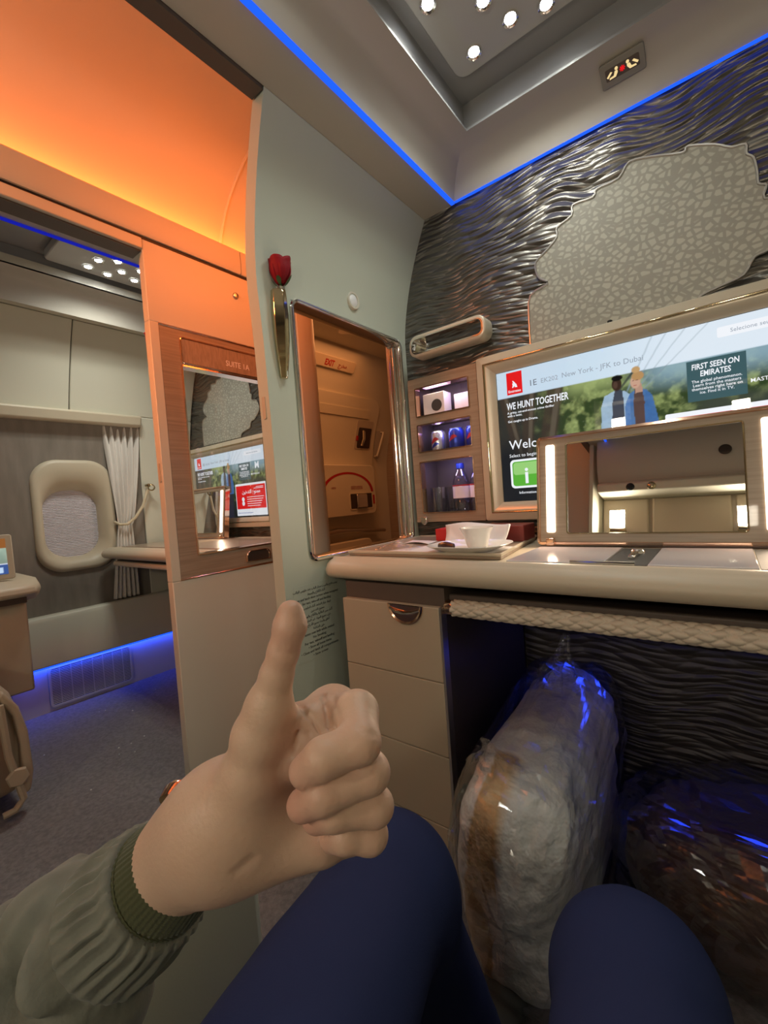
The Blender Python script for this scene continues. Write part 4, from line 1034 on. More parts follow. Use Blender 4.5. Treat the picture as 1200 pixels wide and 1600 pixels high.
# ================================================================== THINGS ON THE DESK
ZT = 0.7573
def sheet(name, label, cat, P, z, m, th=0.0008, sag=0.0):
    g = G(); g.prism([(x, y, z) for x, y in P], (0, 0, th)); return tag(obj(name, g, m, smooth=0), label, cat)
sheet('paper_napkin', 'flat white paper napkin under the plate on the wood tray', 'napkin', [(-0.72, 0.925), (-0.425, 0.91), (-0.405, 1.03), (-0.65, 1.05)], ZT, M['paper'])
g = G()
P = np.array([[-0.775 + 0.10 * u, 1.075 + 0.05 * v - 0.02 * u, ZT + 0.001 + 0.006 * math.sin(u * 3) * (1 - v) + 0.004 * v] for v in np.linspace(0, 1, 6) for u in np.linspace(0, 1, 9)]).reshape(6, 9, 3)
g.grid(P.tolist()); o = tag(obj('paper_strip', g, M['paper']), 'folded white paper strip lying behind the crumpled wrapper', 'paper'); s = o.modifiers.new('t', 'SOLIDIFY'); s.thickness = 0.001
pc = (-0.495, 0.955)
g = G()
def sq(r, z, e=3.2):
    return [(pc[0] + r * (abs(math.cos(a)) ** (2 / e)) * math.copysign(1, math.cos(a)) * 1.05, pc[1] + 0.86 * r * (abs(math.sin(a)) ** (2 / e)) * math.copysign(1, math.sin(a)), z) for a in [2 * PI * k / 48 for k in range(48)]]
z = ZT + 0.0012
g.loft([sq(0.001, z + 0.0005), sq(0.050, z), sq(0.060, z + 0.001), sq(0.090, z + 0.014), sq(0.093, z + 0.016), sq(0.092, z + 0.017), sq(0.062, z + 0.0055), sq(0.052, z + 0.0045), sq(0.001, z + 0.0045)])
tag(obj('plate', g, M['china']), 'small square white plate on the paper napkin', 'plate')
g = G(); cz = ZT + 0.0062
g.lathe([(0.0005, 0.001), (0.020, 0.0), (0.0235, 0.002), (0.0265, 0.010), (0.033, 0.034), (0.040, 0.047), (0.0405, 0.0485), (0.039, 0.0485), (0.0315, 0.034), (0.024, 0.010), (0.018, 0.004), (0.0005, 0.004)], (-0.482, 0.972, cz), n=40)
tag(obj('coffee_cup', g, M['china']), 'white handleless coffee cup on the small plate', 'cup')
g = G()
rings = []
for k in range(9):
    a = k / 8; rr_ = 0.0095 * (0.5 + 0.5 * math.sin(PI * (0.12 + 0.76 * a))) * 1.1
    rings.append([(-0.560 + 0.043 * a, 0.923 - 0.006 * a + rr_ * math.cos(t_), cz + 0.0095 + 0.9 * rr_ * math.sin(t_) + 0.001 * math.sin(5 * t_ + 3 * a)) for t_ in [2 * PI * q / 14 for q in range(14)]])
g.loft(rings, True, True); tag(obj('chocolate', g, M['choc']), 'dark glossy chocolate on the edge of the plate', 'chocolate')
# crumpled white sachet behind the cup
P = []
for v in np.linspace(0, 1, 9):
    P.append([(-0.620 + 0.165 * u - 0.012 * v * (1 - 2 * u) + 0.004 * math.sin(9 * u), 1.055 + 0.035 * v + 0.008 * math.sin(7 * u + 3 * v), ZT + 0.002 + 0.050 * v + 0.004 * math.sin(6 * u)) for u in np.linspace(0, 1, 15)])
g = G(); g.grid(P); o = tag(obj('paper_sachet', g, M['paper'], smooth=25), 'crumpled white paper sachet propped behind the coffee cup', 'sachet'); s = o.modifiers.new('t', 'SOLIDIFY'); s.thickness = 0.006
g = G(); g.box(-0.580, -0.425, 1.13, 1.215, ZT, ZT + 0.044); tag(obj('gift_box', g, M['maroon'], bevel=0.003), 'dark maroon box behind the coffee cup near the vanity mirror', 'box')
g = G(); g.box(-0.705, -0.60, 1.145, 1.215, ZT, ZT + 0.036); tag(obj('card_box', g, M['red'], bevel=0.002), 'bright red box beside the maroon box at the back of the tray', 'box')
# crumpled clear wrapper
u_, v_ = np.meshgrid(np.linspace(0, 1, 22), np.linspace(0, 1, 16), indexing='ij')
X = -0.775 + 0.12 * u_; Y = 0.925 + 0.075 * v_; q = np.stack([u_ * 5, v_ * 4, 0 * u_], -1)
Z = ZT + 0.002 + 0.034 * np.clip(fbm(q, 21, 3) * 0.8 + 0.45, 0, 1) * np.sin(PI * u_) ** 0.6 * np.sin(PI * v_) ** 0.6
i = np.arange(22 * 16).reshape(22, 16); F = np.stack([i[:-1, :-1], i[1:, :-1], i[1:, 1:], i[:-1, 1:]], -1).reshape(-1, 4)
tag(raw('plastic_wrapper', np.stack([X, Y, Z], -1).reshape(-1, 3), F, M['film2'], smooth=False), 'crumpled clear plastic wrapper at the front left of the tray', 'wrapper')

# ================================================================== BAGS UNDER THE DESK
def pillow(c, half, e, seed, amp, nu=110, nv=80, lean=0.0, rise=0.0):
    th = np.linspace(0, 2 * PI, nu, endpoint=False); ph = np.linspace(-PI / 2 + 0.004, PI / 2 - 0.004, nv)
    T, Pp = np.meshgrid(th, ph, indexing='ij')
    sg = lambda x, p: np.sign(x) * np.abs(x) ** p
    x = half[0] * sg(np.cos(Pp), e[0]) * sg(np.cos(T), e[1]); z = half[2] * sg(np.cos(Pp), e[0]) * sg(np.sin(T), e[1]); y = half[1] * sg(np.sin(Pp), e[0])
    D = np.stack([x, y, z], -1)
    N = D / np.array(half) ** 2; N /= np.linalg.norm(N, axis=-1, keepdims=True) + 1e-9
    w = fbm(D * np.array([11, 6, 11]) + seed, seed, 4)
    w2 = 1 - np.abs(fbm((D[..., [0, 1, 2]] @ np.array([[1, .3, .4], [0, 1, .3], [-.4, 0, 1]])) * np.array([15, 9, 9]) + seed * 2, seed + 5, 3)) * 2
    D = D + N * (amp * (w * 0.8 + 0.45 * w2))[..., None]
    D[..., 2] += rise * D[..., 1]; D[..., 0] += lean * D[..., 1]
    V = (D + np.array(c)).reshape(-1, 3); V[:, 2] = np.maximum(V[:, 2], 0.004)
    i = np.arange(nu * nv).reshape(nu, nv); j = np.roll(i, -1, 0)
    F = np.stack([i[:, :-1], j[:, :-1], j[:, 1:], i[:, 1:]], -1).reshape(-1, 4).tolist()
    return V, F + [i[::-1, 0].tolist(), i[:, -1].tolist()]
bag = thing('bedding_bag', 'clear plastic bag of folded pale bedding standing on the floor beside the drawers', 'bag', (-0.335, 0.95, 0.0))
V, F = pillow((-0.335, 0.935, 0.212), (0.102, 0.270, 0.182), (0.40, 0.62), 11, 0.026, lean=-0.02, rise=0.16)
tn = np.repeat(np.array([[0.60, 0.55, 0.52]]), len(V), 0)
wob = 0.012 * fbm(V * np.array([6, 6, 10]), 61, 2)
inb = (np.abs(V[:, 0] + 0.372 - 0.10 * (V[:, 2] - 0.2) + wob) < 0.026) & (V[:, 1] < 0.80)
tn[inb] = (0.48, 0.31, 0.15)
tn[(V[:, 0] + wob > -0.335) & (V[:, 1] < 0.9)] = (0.55, 0.56, 0.55)
raw('bedding', V, F, M['duvet'], bag, attr=tn)
V, F = pillow((-0.335, 0.935, 0.214), (0.118, 0.290, 0.200), (0.40, 0.60), 23, 0.030, 84, 60, lean=-0.02, rise=0.16)
raw('plastic_cover', V, F, M['film'], bag, smooth=False)
def tuft(base, tip, w, seed, m=M['film2']):
    base = np.array(base); tip = np.array(tip); rows = []
    for k in range(10):
        t_ = k / 9; c = base + (tip - base) * t_
        r_ = w * (1 - t_) ** 0.7 * (0.6 + 0.4 * math.cos(t_ * 4)) + 0.006
        rows.append([tuple(c + r_ * np.array([math.cos(q) * (1 + 0.4 * math.sin(5 * q + seed + 3 * t_)), 0.6 * math.sin(q) * (1 + 0.4 * math.cos(4 * q + seed)), 0.15 * math.sin(3 * q)])) for q in [2 * PI * s_q / 18 for s_q in range(18)]])
    g = G(recalc=False); g.loft(rows); return g
obj('gathered_top', tuft((-0.34, 1.06, 0.40), (-0.325, 1.10, 0.535), 0.07, 3), M['film2'], bag, smooth=20)
obj('loose_corner', tuft((-0.40, 0.69, 0.04), (-0.425, 0.63, 0.006), 0.05, 5), M['film2'], bag, smooth=20)
obj('loose_corner', tuft((-0.37, 0.78, 0.355), (-0.385, 0.75, 0.425), 0.06, 8), M['film2'], bag, smooth=20)
bag2 = thing('plastic_bag', 'dark clear plastic bag lying in the shadow behind the right knee', 'bag', (0.06, 1.05, 0.0))
V, F = pillow((0.06, 1.06, 0.115), (0.25, 0.175, 0.115), (0.7, 0.8), 41, 0.03)
raw('contents', V, F, M['darkcloth'], bag2)
V, F = pillow((0.06, 1.05, 0.13), (0.28, 0.195, 0.14), (0.6, 0.7), 55, 0.035, 80, 56)
raw('plastic_cover', V, F, M['film'], bag2, smooth=False)
# ================================================================== ROSES IN WALL VASES
def rose_vase(label_v, label_r, x, y, zt, nx=1.0):
    """vase body below zt, rose above; hangs on a wall facing +x"""
    t = thing('bud_vase', label_v, 'vase', (x, y, zt - 0.215))
    g = G(); rings = []
    for s, hw, d in ((0.0, 0.021, 0.030), (0.02, 0.022, 0.032), (0.06, 0.0235, 0.033), (0.12, 0.0215, 0.030), (0.17, 0.0165, 0.024), (0.205, 0.0120, 0.018), (0.215, 0.0105, 0.016)):
        z = zt - s
        rings.append([(x + d * a, y + hw * b, z) for a, b in ((0.02, -0.85), (0.02, 0.85), (0.45, 1.0), (1.0, 0.25), (1.0, -0.25), (0.45, -1.0))])
    g.loft(rings, True, True); obj('body', g, M['gold'], t, smooth=12, bevel=0.0015)
    g = G(); g.lathe([(0.012, 0.0), (0.013, 0.006), (0.010, 0.008), (0.009, 0.0)], (x + 0.017, y, zt - 0.001), n=20); obj('neck', g, M['chrome'], t)
    r = thing('rose', label_r, 'flower', (x + 0.017, y, zt + 0.006))
    cx, cy, cz = x + 0.017, y + 0.004, zt + 0.015
    g = G(); g.tube([(x + 0.017, y, zt - 0.06), (x + 0.017, y + 0.001, zt), (cx, cy, cz + 0.004)], 0.0028, 8); obj('stem', g, M['leaf'], r)
    def petal(a0, span, r0, r1, h0, h1, curl, seed):
        rows = []
        for j in range(10):
            v = j / 9
            row = []
            for i in range(11):
                u = i / 10 - 0.5
                a = a0 + span * u
                rad = r0 + (r1 - r0) * math.sin(PI * (0.02 + 0.66 * v)) ** 0.8 + curl * max(0, v - 0.84) * (0.3 + 2.2 * max(0, 0.32 - abs(u)))
                edge = 1 - 0.22 * (2 * abs(u)) ** 2.4
                zz = h0 + (h1 - h0) * v * edge + 0.0012 * math.sin(9 * u + seed)
                row.append((cx + rad * math.cos(a), cy + rad * math.sin(a), cz + zz))
            rows.append(row)
        g = G(recalc=False); g.grid(rows)
        o = obj('petal', g, M['rose'], r); s = o.modifiers.new('t', 'SOLIDIFY'); s.thickness = 0.0008
    for k in range(3): petal(2.1 * k, 3.0, 0.004, 0.012, 0.004, 0.062, -0.012, k)
    for k in range(4): petal(0.5 + 1.57 * k, 2.5, 0.005, 0.021, 0.002, 0.063, 0.012, k + 3)
    for k in range(5): petal(0.2 + 1.2566 * k, 2.0, 0.005, 0.0275, 0.0, 0.060, 0.05, k + 7)
    for k in range(4):
        a = 0.6 + PI / 2 * k; g = G(recalc=False); rows = []
        for j in range(8):
            v = j / 7; w = 0.006 * math.sin(PI * min(v * 0.9 + 0.1, 1)); rad = 0.006 + 0.021 * v ** 0.7 + 0.002
            rows.append([(cx + rad * math.cos(a + s * w / max(rad, .004)), cy + rad * math.sin(a + s * w / max(rad, .004)), cz - 0.004 + 0.026 * v - 0.012 * v * v * (k % 2)) for s in (-1, 0, 1)])
        g.grid(rows); obj('sepal', g, M['leaf'], r)
rose_vase('gold chrome bud vase hung at the end of the suite wall beside the opening', 'red rose in the gold vase at the end of the suite wall', -0.869, 0.737, 1.432)
rose_vase('bud vase mostly hidden behind the edge of the orange door panel', 'red rose peeping past the edge of the orange door panel', -1.535, 0.735, 1.445)

# ================================================================== SUITE WALL DETAILS
t = thing('call_button', 'round white raised button on the suite wall above the opening', 'button', (-0.869, 1.026, 1.482))
c = (-0.8685, 1.026, 1.498)
g = G(); g.lathe([(0.0270, 0.0), (0.0270, 0.006), (0.0245, 0.010), (0.0195, 0.010), (0.0185, 0.006)], c, (1, 0, 0), 36); obj('ring', g, M['ivory'], t)
g = G(); g.lathe([(0.0005, 0.0105), (0.0140, 0.010), (0.0180, 0.0075), (0.0182, 0.003)], c, (1, 0, 0), 32); obj('cap', g, M['white'], t)
pl = thing('notice_lettering', 'two lines of small dark lettering on the wall over the opening', 'lettering', (-0.869, 1.03, 1.44))
text('arabic_line', arabic('يجب فتح الستار وتثبيته أثناء الإقلاع والهبوط'.replace('إ', 'أ')), 0.0050, (-0.8688, 1.03, 1.4665), 'side', M['ink'], pl, 'CENTER')
text('english_line', 'Open and latch screen for taxi, take-off and landing', 0.0056, (-0.8688, 1.03, 1.4525), 'side', M['ink'], pl, 'CENTER')
pl = thing('safety_placard', 'clear placard of small arabic and english safety lines on the wall beside the drawers', 'placard', (-0.869, 0.795, 0.50))
g = G(); plate(g, side(-0.87), 0.715, 0.868, 0.492, 0.690, 0.004, 0.0, 0.0006); obj('film', g, M['cream'], pl, smooth=0)
ln = [(arabic('يجب فتح وتثبيت ستار الباب عند جلوس الراكب'), 0.0058), (arabic('أثناء الأقلاع والهبوط'), 0.0058), ('Open and latch door screen when occupied', 0.0062), ('for taxi, take-off and landing', 0.0062), (arabic('اربط حزام المقعد أثناء الجلوس'), 0.0058), (arabic('ممنوع التدخين'), 0.0058),
      (arabic('أثناء سير الطائرة والأقلاع والهبوط'), 0.0058), (arabic('خزن جميع المواد غير المثبتة'), 0.0058), (arabic('أغلق وثبت جميع الأدراج'), 0.0058), (arabic('خزن الشاشة'), 0.0058),
      ('Fasten seat belt while seated', 0.0066), ('No Smoking', 0.0066), ('For taxi, takeoff and landing', 0.0066), ('• Stow all loose items', 0.0066), ('• Close and latch all compartments', 0.0066), ('• Stow screen', 0.0066)]
for k, (s, sz) in enumerate(ln):
    text('line', s, sz, (-0.8692, 0.792, 0.674 - 0.0116 * k), 'side', M['ink'], pl, 'CENTER', bold=0.006, sx=1.0)

# ================================================================== THE OTHER SUITE: DOOR PANEL
XD = -1.43
door = thing('sliding_door', 'tall suite door panel glowing orange at its top, with a wood framed window', 'door', (XD - 0.015, 0.99, 0.0))
mp = side(XD)
DY0, DY1 = 0.684, 1.292
GY0, GY1, GZ0, GZ1 = 0.778, 1.215, 0.752, 1.397
g = G(); g.box(XD - 0.034, XD, DY0, DY1, 1.522, 1.777); obj('upper_panel', g, M['ivory'], door, bevel=0.003)
g = G(); g.box(XD - 0.034, XD, DY0, DY1, 0.006, 0.676); obj('lower_panel', g, M['ivory'], door, bevel=0.003)
g = G(); g.box(XD - 0.034, XD + 0.0005, DY0, 0.714, 0.676, 1.522); obj('edge_stile', g, M['ivory'], door, bevel=0.002)
g = G(); g.box(XD - 0.034, XD, 1.262, DY1, 0.676, 1.522); obj('edge_stile', g, M['ivory'], door)
g = G()
for a, b, c_, d in ((0.714, GY0, 0.682, 1.514), (GY1, 1.262, 0.682, 1.514), (GY0, GY1, 0.682, GZ0), (GY0, GY1, GZ1, 1.514)): g.box(XD - 0.032, XD, a, b, c_, d)
obj('wood_frame', g, M['wood'], door, smooth=0)
for z in (0.679, 1.518):
    g = G(); g.tube([(XD - 0.001, 0.712, z), (XD - 0.001, 1.262, z)], 0.004, 8); obj('trim_line', g, M['copper'], door)
g = G(); g.ring(mp, GY0, GY1 + 0.02, GZ1 + 0.004, 1.492, 0.014, [(0, 0), (0.0, 0.004), (-0.003, 0.005), (-0.005, 0.0)], 6); obj('sign_border', g, M['copper'], door)
g = G(); plate(g, mp, GY0 + 0.006, GY1 + 0.014, GZ1 + 0.010, 1.486, 0.010, 0.0, 0.002); sg = obj('sign_plate', g, M['woodh'], door)
text('suite_number', 'SUITE 1A', 0.0200, (XD + 0.0022, 0.948, 1.4265), 'side', M['paper'], sg, sx=0.88, bold=0.004)
g = G(); g.ring(mp, GY0, GY1, GZ0, GZ1, 0.006, [(0.001, 0.0), (0.001, 0.003), (-0.004, 0.004), (-0.005, -0.034), (0.001, -0.034)], 4); obj('window_trim', g, M['copper'], door, smooth=45)
g = G(); g.face([(XD - 0.014, y, z) for y, z in ((GY0, GZ0), (GY1, GZ0), (GY1, GZ1), (GY0, GZ1))]); obj('window_pane', g, M['pane'], door, smooth=0)
pts = [(-0.055, 0.0), (0.055, 0.0), (0.055, 0.016)] + [(0.033 + 0.022 * math.cos(a), 0.020 + 0.020 * math.sin(a)) for a in [PI / 2 * q / 5 for q in range(6)]] + [(-0.033 + 0.022 * math.cos(a), 0.020 + 0.020 * math.sin(a)) for a in [PI / 2 + PI / 2 * q / 5 for q in range(6)]]
P = lambda s, w: [(XD + w, 1.020 + a * s, 0.698 + 0.018 + (b - 0.018) * s) for a, b in pts]
g = G(); g.loft([P(1.0, 0.0005), P(1.0, 0.005), P(0.92, 0.006), P(0.86, 0.003)], True, False); hd = obj('handle', g, M['copper'], door)
g = G(); g.loft([P(0.86, 0.003), P(0.80, 0.0012), P(0.1, 0.0011)], True, True); obj('handle_cup', g, M['brown'], hd)
g = G(); g.lathe([(0.0005, 0.009), (0.009, 0.008), (0.012, 0.004), (0.012, 0.0)], (XD, 1.015, 1.70), (1, 0, 0), 20); obj('knob', g, M['steel'], door)
g = G(); plate(g, lambda u, v, w: Vector((u, DY0 - w, v)), -1.452, -1.440, 1.005, 1.065, 0.004, -0.001, 0.003); obj('latch_plate', g, M['leather'], door)

# ================================================================== THE OTHER SUITE: CURTAIN, DESK, CONSOLE, SEAT
t = thing('curtain', 'pale satin curtain gathered by a rope tieback beside the cabin window', 'curtain', (-2.50, 1.0, 0.45))
def cur(z):
    if z > 0.86: f = (z - 0.86) / 0.53; e = f ** 1.25; return 0.968 + (0.930 - 0.968) * e, 1.040 + (1.118 - 1.040) * f ** 0.6
    f = (0.86 - z) / 0.41; return 0.968 - 0.052 * f, 1.040 + 0.004 * f
rows = []
for k in range(70):
    z = 1.392 - (1.392 - 0.470) * k / 69
    a, b = cur(z); row = []
    for i in range(90):
        u = i / 89; amp = 0.013 * (0.6 + 0.4 * abs(z - 0.86) / 0.5)
        row.append((-2.573 + 0.8 * amp * math.sin(u * 2 * PI * 5.5 + 0.5 * math.sin(z * 9)) + 0.003 * math.sin(u * 27 + z * 9), a + (b - a) * u, z))
    rows.append(row)
g = G(recalc=False); g.grid(rows); o = obj('drape', g, M['curtain'], t); s = o.modifiers.new('t', 'SOLIDIFY'); s.thickness = 0.002
M['rope'] = mat('tieback_rope', (0.62, 0.52, 0.36), 0.6, bump=('wave', (60, 60, 60), 0.6, 0.003))
P = [(-2.575, 0.955, 0.878), (-2.548, 0.970, 0.862), (-2.542, 1.005, 0.862), (-2.545, 1.05, 0.895), (-2.55, 1.095, 0.955), (-2.555, 1.130, 1.045)]
g = G(); g.tube(P, 0.0075, 10); obj('tieback', g, M['rope'], t)
g = G(); g.tube([(-2.535 + 0.002 * math.cos(a), 1.143 + 0.016 * math.cos(a), 1.055 + 0.016 * math.sin(a)) for a in [2 * PI * k / 18 for k in range(18)]], 0.004, 8, closed=True); g.lathe([(0.010, 0.0), (0.010, 0.03), (0.0005, 0.032)], (-2.575, 1.135, 1.068), (1, 0, 0), 16); obj('hook', g, M['gold'], t)

d2 = thing('desk', 'cream edged desk of the other suite, beside the cabin curtain', 'desk', (-2.0, 1.15, 0.69))
desk_top(d2, -2.552, -1.50, 0.862, 1.410, 0.745)
g = G(); g.box(-2.50, -1.52, 0.95, 1.30, 0.745, 0.7485); obj('wood_inlay', g, M['woodh'], d2)
g = G(); g.box(-2.48, -1.51, 0.915, 1.25, 0.664, 0.684); obj('leaf', g, M['brown'], d2)
g = G(); g.tube([(-2.47, 0.905, 0.668), (-1.51, 0.905, 0.668)], 0.013, 12); obj('leaf_edge', g, M['braid'], d2)

t = thing('side_console', 'cream side console with a shelf at the left edge of the picture', 'console', (-2.38, 0.2, 0.2))
g = G()
pr = [(-2.58, 0.62), (-2.20, 0.60), (-2.165, 0.63), (-2.17, 0.655), (-2.22, 0.685), (-2.56, 0.69)]
def cr(y, ins): return [(x + (ins if x > -2.3 else 0) * -1, y, z + (0.003 if z < .65 else -0.003) * (ins > 0)) for x, z in pr]
g.loft([[(x, -0.2, z) for x, z in pr], [(x, 0.46, z) for x, z in pr], [(x - (0.015 if x > -2.3 else 0), 0.505, z) for x, z in pr], [(x - (0.05 if x > -2.3 else 0), 0.527, 0.655 + (z - 0.655) * 0.8) for x, z in pr]], True, True); obj('shelf', g, M['leather'], t, bevel=0.006)
g = G(); g.box(-2.195, -2.178, -0.1, 0.47, 0.595, 0.618); obj('dark_slot', g, M['brown'], t)
g = G(); g.box(-2.585, -2.22, -0.2, 0.478, 0.235, 0.60); obj('body', g, M['seat'], t, bevel=0.008)
g = G(); plate(g, flat(0.688), -2.36, -2.25, 0.15, 0.405, 0.006, -0.002, 0.004); tr = obj('tray', g, M['gold'], t)
mo = thing('control_screen', 'small lit control screen standing on the side console', 'screen', (-2.30, 0.3, 0.69))
n_ = Vector((1, -0.12, 0.15)).normalized(); uu_ = Vector((0.12, 1, 0)).normalized(); vv2 = n_.cross(uu_)
mpc = lambda u, v, w: Vector((-2.25, 0.32, 0.78)) + uu_ * u + vv2 * v + n_ * w
g = G(); plate(g, mpc, -0.15, 0.135, -0.088, 0.088, 0.010, -0.012, 0.0); obj('case', g, M['leather'], mo, bevel=0.003)
nu, nv = 60, 40
U_, V_ = np.meshgrid(np.linspace(-0.135, 0.115, nu), np.linspace(-0.068, 0.072, nv))
q = np.stack([U_ * 30, V_ * 30, 0 * U_], -1); n1 = fbm(q, 4, 3) * 0.5 + 0.5; tv_ = (V_ + 0.068) / 0.14
cc = np.stack([0.25 + 0.3 * n1, 0.38 + 0.25 * n1, 0.30 + 0.2 * n1], -1) * (0.35 + 0.9 * tv_[..., None]); cc[(tv_ > 0.72) & (U_ > 0.06)] = (0.30, 0.11, 0.03); cc[tv_ < 0.26] = (0.05, 0.10, 0.30); cc[(tv_ > 0.05) & (tv_ < 0.2) & (U_ > 0.0) & (U_ < 0.10)] = (0.55, 0.72, 0.95); cc[(tv_ > 0.26) & (tv_ < 0.29)] = (0.7, 0.75, 0.9)
vts = np.array([mpc(a, b, 0.0008) for a, b in zip(U_.ravel(), V_.ravel())]); i = np.arange(nu * nv).reshape(nv, nu)
raw('picture', vts, np.stack([i[:-1, :-1], i[:-1, 1:], i[1:, 1:], i[1:, :-1]], -1).reshape(-1, 4), M['picture'], mo, smooth=False, attr=cc.reshape(-1, 3))

t = thing('aircraft_seat', 'tan leather seat of the other suite cut by the left edge of the picture', 'seat', (-1.95, 0.1, 0.0))
def seat_side(pts, x0, x1, m, nm, bev=0.02):
    g = G(); g.prism([(x0, y, z) for y, z in pts], (x1 - x0, 0, 0)); return obj(nm, g, m, t, bevel=bev, seg=4)
seat_side([(0.10, 0.03), (0.335, 0.06), (0.352, 0.10), (0.358, 0.20), (0.345, 0.30), (0.325, 0.37), (0.29, 0.415), (0.24, 0.43), (0.10, 0.43)], -2.16, -1.80, M['seat'], 'cushion', 0.03)
seat_side([(0.315, 0.055), (0.345, 0.062), (0.356, 0.12), (0.352, 0.25), (0.335, 0.335), (0.30, 0.395), (0.285, 0.38), (0.318, 0.31), (0.328, 0.22), (0.325, 0.12)], -1.80, -1.765, M['seat'], 'side_bolster', 0.008)
seat_side([(-0.30, 0.05), (0.262, 0.05), (0.276, 0.30), (0.285, 0.44), (0.26, 0.50), (-0.30, 0.52)], -1.80, -1.745, M['seat'], 'side_panel', 0.02)
g = G(); g.tube([(-1.752, 0.288, 0.36), (-1.752, 0.296, 0.20), (-1.752, 0.322, 0.055), (-1.752, 0.30, 0.030), (-1.752, 0.27, 0.028)], 0.010, 8); obj('link_bar', g, M['seat'], t)
g = G(); g.lathe([(0.0005, 0.012), (0.026, 0.012), (0.030, 0.008), (0.030, 0.0)], (-1.752, 0.312, 0.128), (1, 0, 0), 6); obj('hexagon_cap', g, M['seat'], t, smooth=10)
g = G(); g.box(-2.16, -1.80, -0.45, -0.28, 0.05, 1.1); obj('backrest', g, M['seat'], t, bevel=0.04, seg=4)

# ================================================================== AIRCRAFT DOOR BEYOND THE OPENING
ad = thing('aircraft_door', 'cream aircraft exit door with a red arc, seen through the opening', 'door', (-2.59, 2.75, 0.0))
def hplate(y0, y1, z0, z1, r, w0, w1, n=4):
    g = G()
    zs_ = np.linspace(z0, z1, 12)
    pts = rrect(y0, y1, z0, z1, r, n)
    dense = []
    for i in range(len(pts)):
        a = pts[i]; b = pts[(i + 1) % len(pts)]
        m_q = max(1, int(abs(b[1] - a[1]) / 0.05))
        dense += [(a[0] + (b[0] - a[0]) * q / m_q, a[1] + (b[1] - a[1]) * q / m_q) for q in range(m_q)]
    c = ((y0 + y1) / 2, (z0 + z1) / 2)
    rings = [[hull(u, v, w0) for u, v in dense], [hull(u, v, w1) for u, v in dense]]
    # graded face: rows across the plate
    g.loft(rings)
    rows = []
    n2 = len(dense)
    order = sorted(range(n2), key=lambda k: dense[k][1])
    for k in range(1, 6):
        s = 1 - k / 6; rings.append([hull(c[0] + (u - c[0]) * s, c[1] + (v - c[1]) * s, w1) for u, v in dense])
    g2 = G(); g2.loft(rings, True, False); g2.face([hull(c[0] + (u - c[0]) * (1 / 6), c[1] + (v - c[1]) * (1 / 6), w1) for u, v in dense])
    g.bm.free()
    bmesh.ops.remove_doubles(g2.bm, verts=g2.bm.verts[:], dist=1e-6)
    return g2
obj('door_panel', hplate(1.95, 3.15, 0.06, 1.755, 0.10, 0.0, 0.025), M['ivory'], ad, smooth=40)
obj('upper_flap', hplate(2.05, 3.02, 1.60, 1.665, 0.008, 0.025, 0.034), M['ivory'], ad, smooth=40)
obj('viewport_housing', hplate(2.885, 3.10, 1.345, 1.585, 0.012, 0.02, 0.030), M['tan'], ad, smooth=40)
obj('viewport_recess', hplate(2.915, 3.085, 1.355, 1.525, 0.010, 0.029, 0.0335), M['brown'], ad, smooth=40)
g = G(); g.tube([hull(2.965, 1.375, 0.045), hull(2.965, 1.43, 0.06), hull(2.965, 1.50, 0.045)], 0.013, 8); obj('viewport_lever', g, M['chrome'], ad)
obj('red_flag', hplate(2.895, 2.918, 1.415, 1.455, 0.004, 0.031, 0.036), M['redmark'], ad)
bu = obj('bustle', hplate(1.95, 3.06, 0.772, 1.195, 0.05, 0.02, 0.13), M['ivory'], ad, smooth=40, bevel=0.012)
arc = []
for k in range(24):
    a = PI * (0.5 - 0.5 * k / 23); arc.append((2.70 + 0.315 * math.cos(a), 0.965 + 0.170 * math.sin(a)))
g = G(recalc=False); g.grid([[hull(2.70 + 0.315 * math.cos(a) * s, 0.965 + (0.170 * s) * math.sin(a) + (0 if s == 1 else 0), 0.1315) for s in (1.0, 0.90)] for a in [PI * (0.98 - 0.98 * k / 40) for k in range(41)]]); obj('red_arc', g, M['redmark'], ad, smooth=0)
g = G(); g.box(-2.472, -2.4685, 3.000, 3.028, 0.855, 0.935); obj('red_mark', g, M['redmark'], ad, smooth=0)
g = G(); g.ring(lambda u, v, w: hull(u, v, 0.13 + w), 2.70, 3.0, 0.815, 0.962, 0.02, [(0, 0), (0.0, 0.004), (-0.010, 0.004), (-0.012, -0.02)], 5); obj('handle_bezel', g, M['ivory'], ad)
g = G(); g.box(-2.4695, -2.4685, 2.712, 2.99, 0.826, 0.95); obj('handle_recess', g, M['brown'], ad, smooth=0)
g = G(); g.box(-2.468, -2.445, 2.775, 2.905, 0.832, 0.946); obj('handle_flap', g, M['chrome'], ad, bevel=0.006)
for y, z, s in ((2.80, 1.005, 'DOOR HANDLE\nOPEN POSITION'), (2.52, 1.0, 'OPEN')):
    text('marking', s, 0.014, (-2.468, y, z), 'side', M['inkred'], ad, 'CENTER', space=0.8)
text('marking', 'VIEWING\nWINDOW', 0.018, (xo(1.36) + 0.028, 2.765, 1.385), (math.radians(105), 0, PI / 2), M['inkred'], ad, 'CENTER', space=0.8)
g = G(); g.tube([hull(2.40, 0.640, 0.07), hull(2.56, 0.655, 0.085), hull(2.70, 0.648, 0.075), hull(3.23, 0.600, 0.06)], [0.022, 0.026, 0.022, 0.014], 10); obj('grab_bar', g, M['steel'], ad)
obj('lower_bustle', hplate(1.95, 2.98, 0.10, 0.56, 0.05, 0.02, 0.11), M['ivory'], ad, smooth=40, bevel=0.012)
ah = thing('assist_handle', 'slim cream assist handle on the lining beside the exit door', 'handle', (-2.54, 3.23, 1.29))
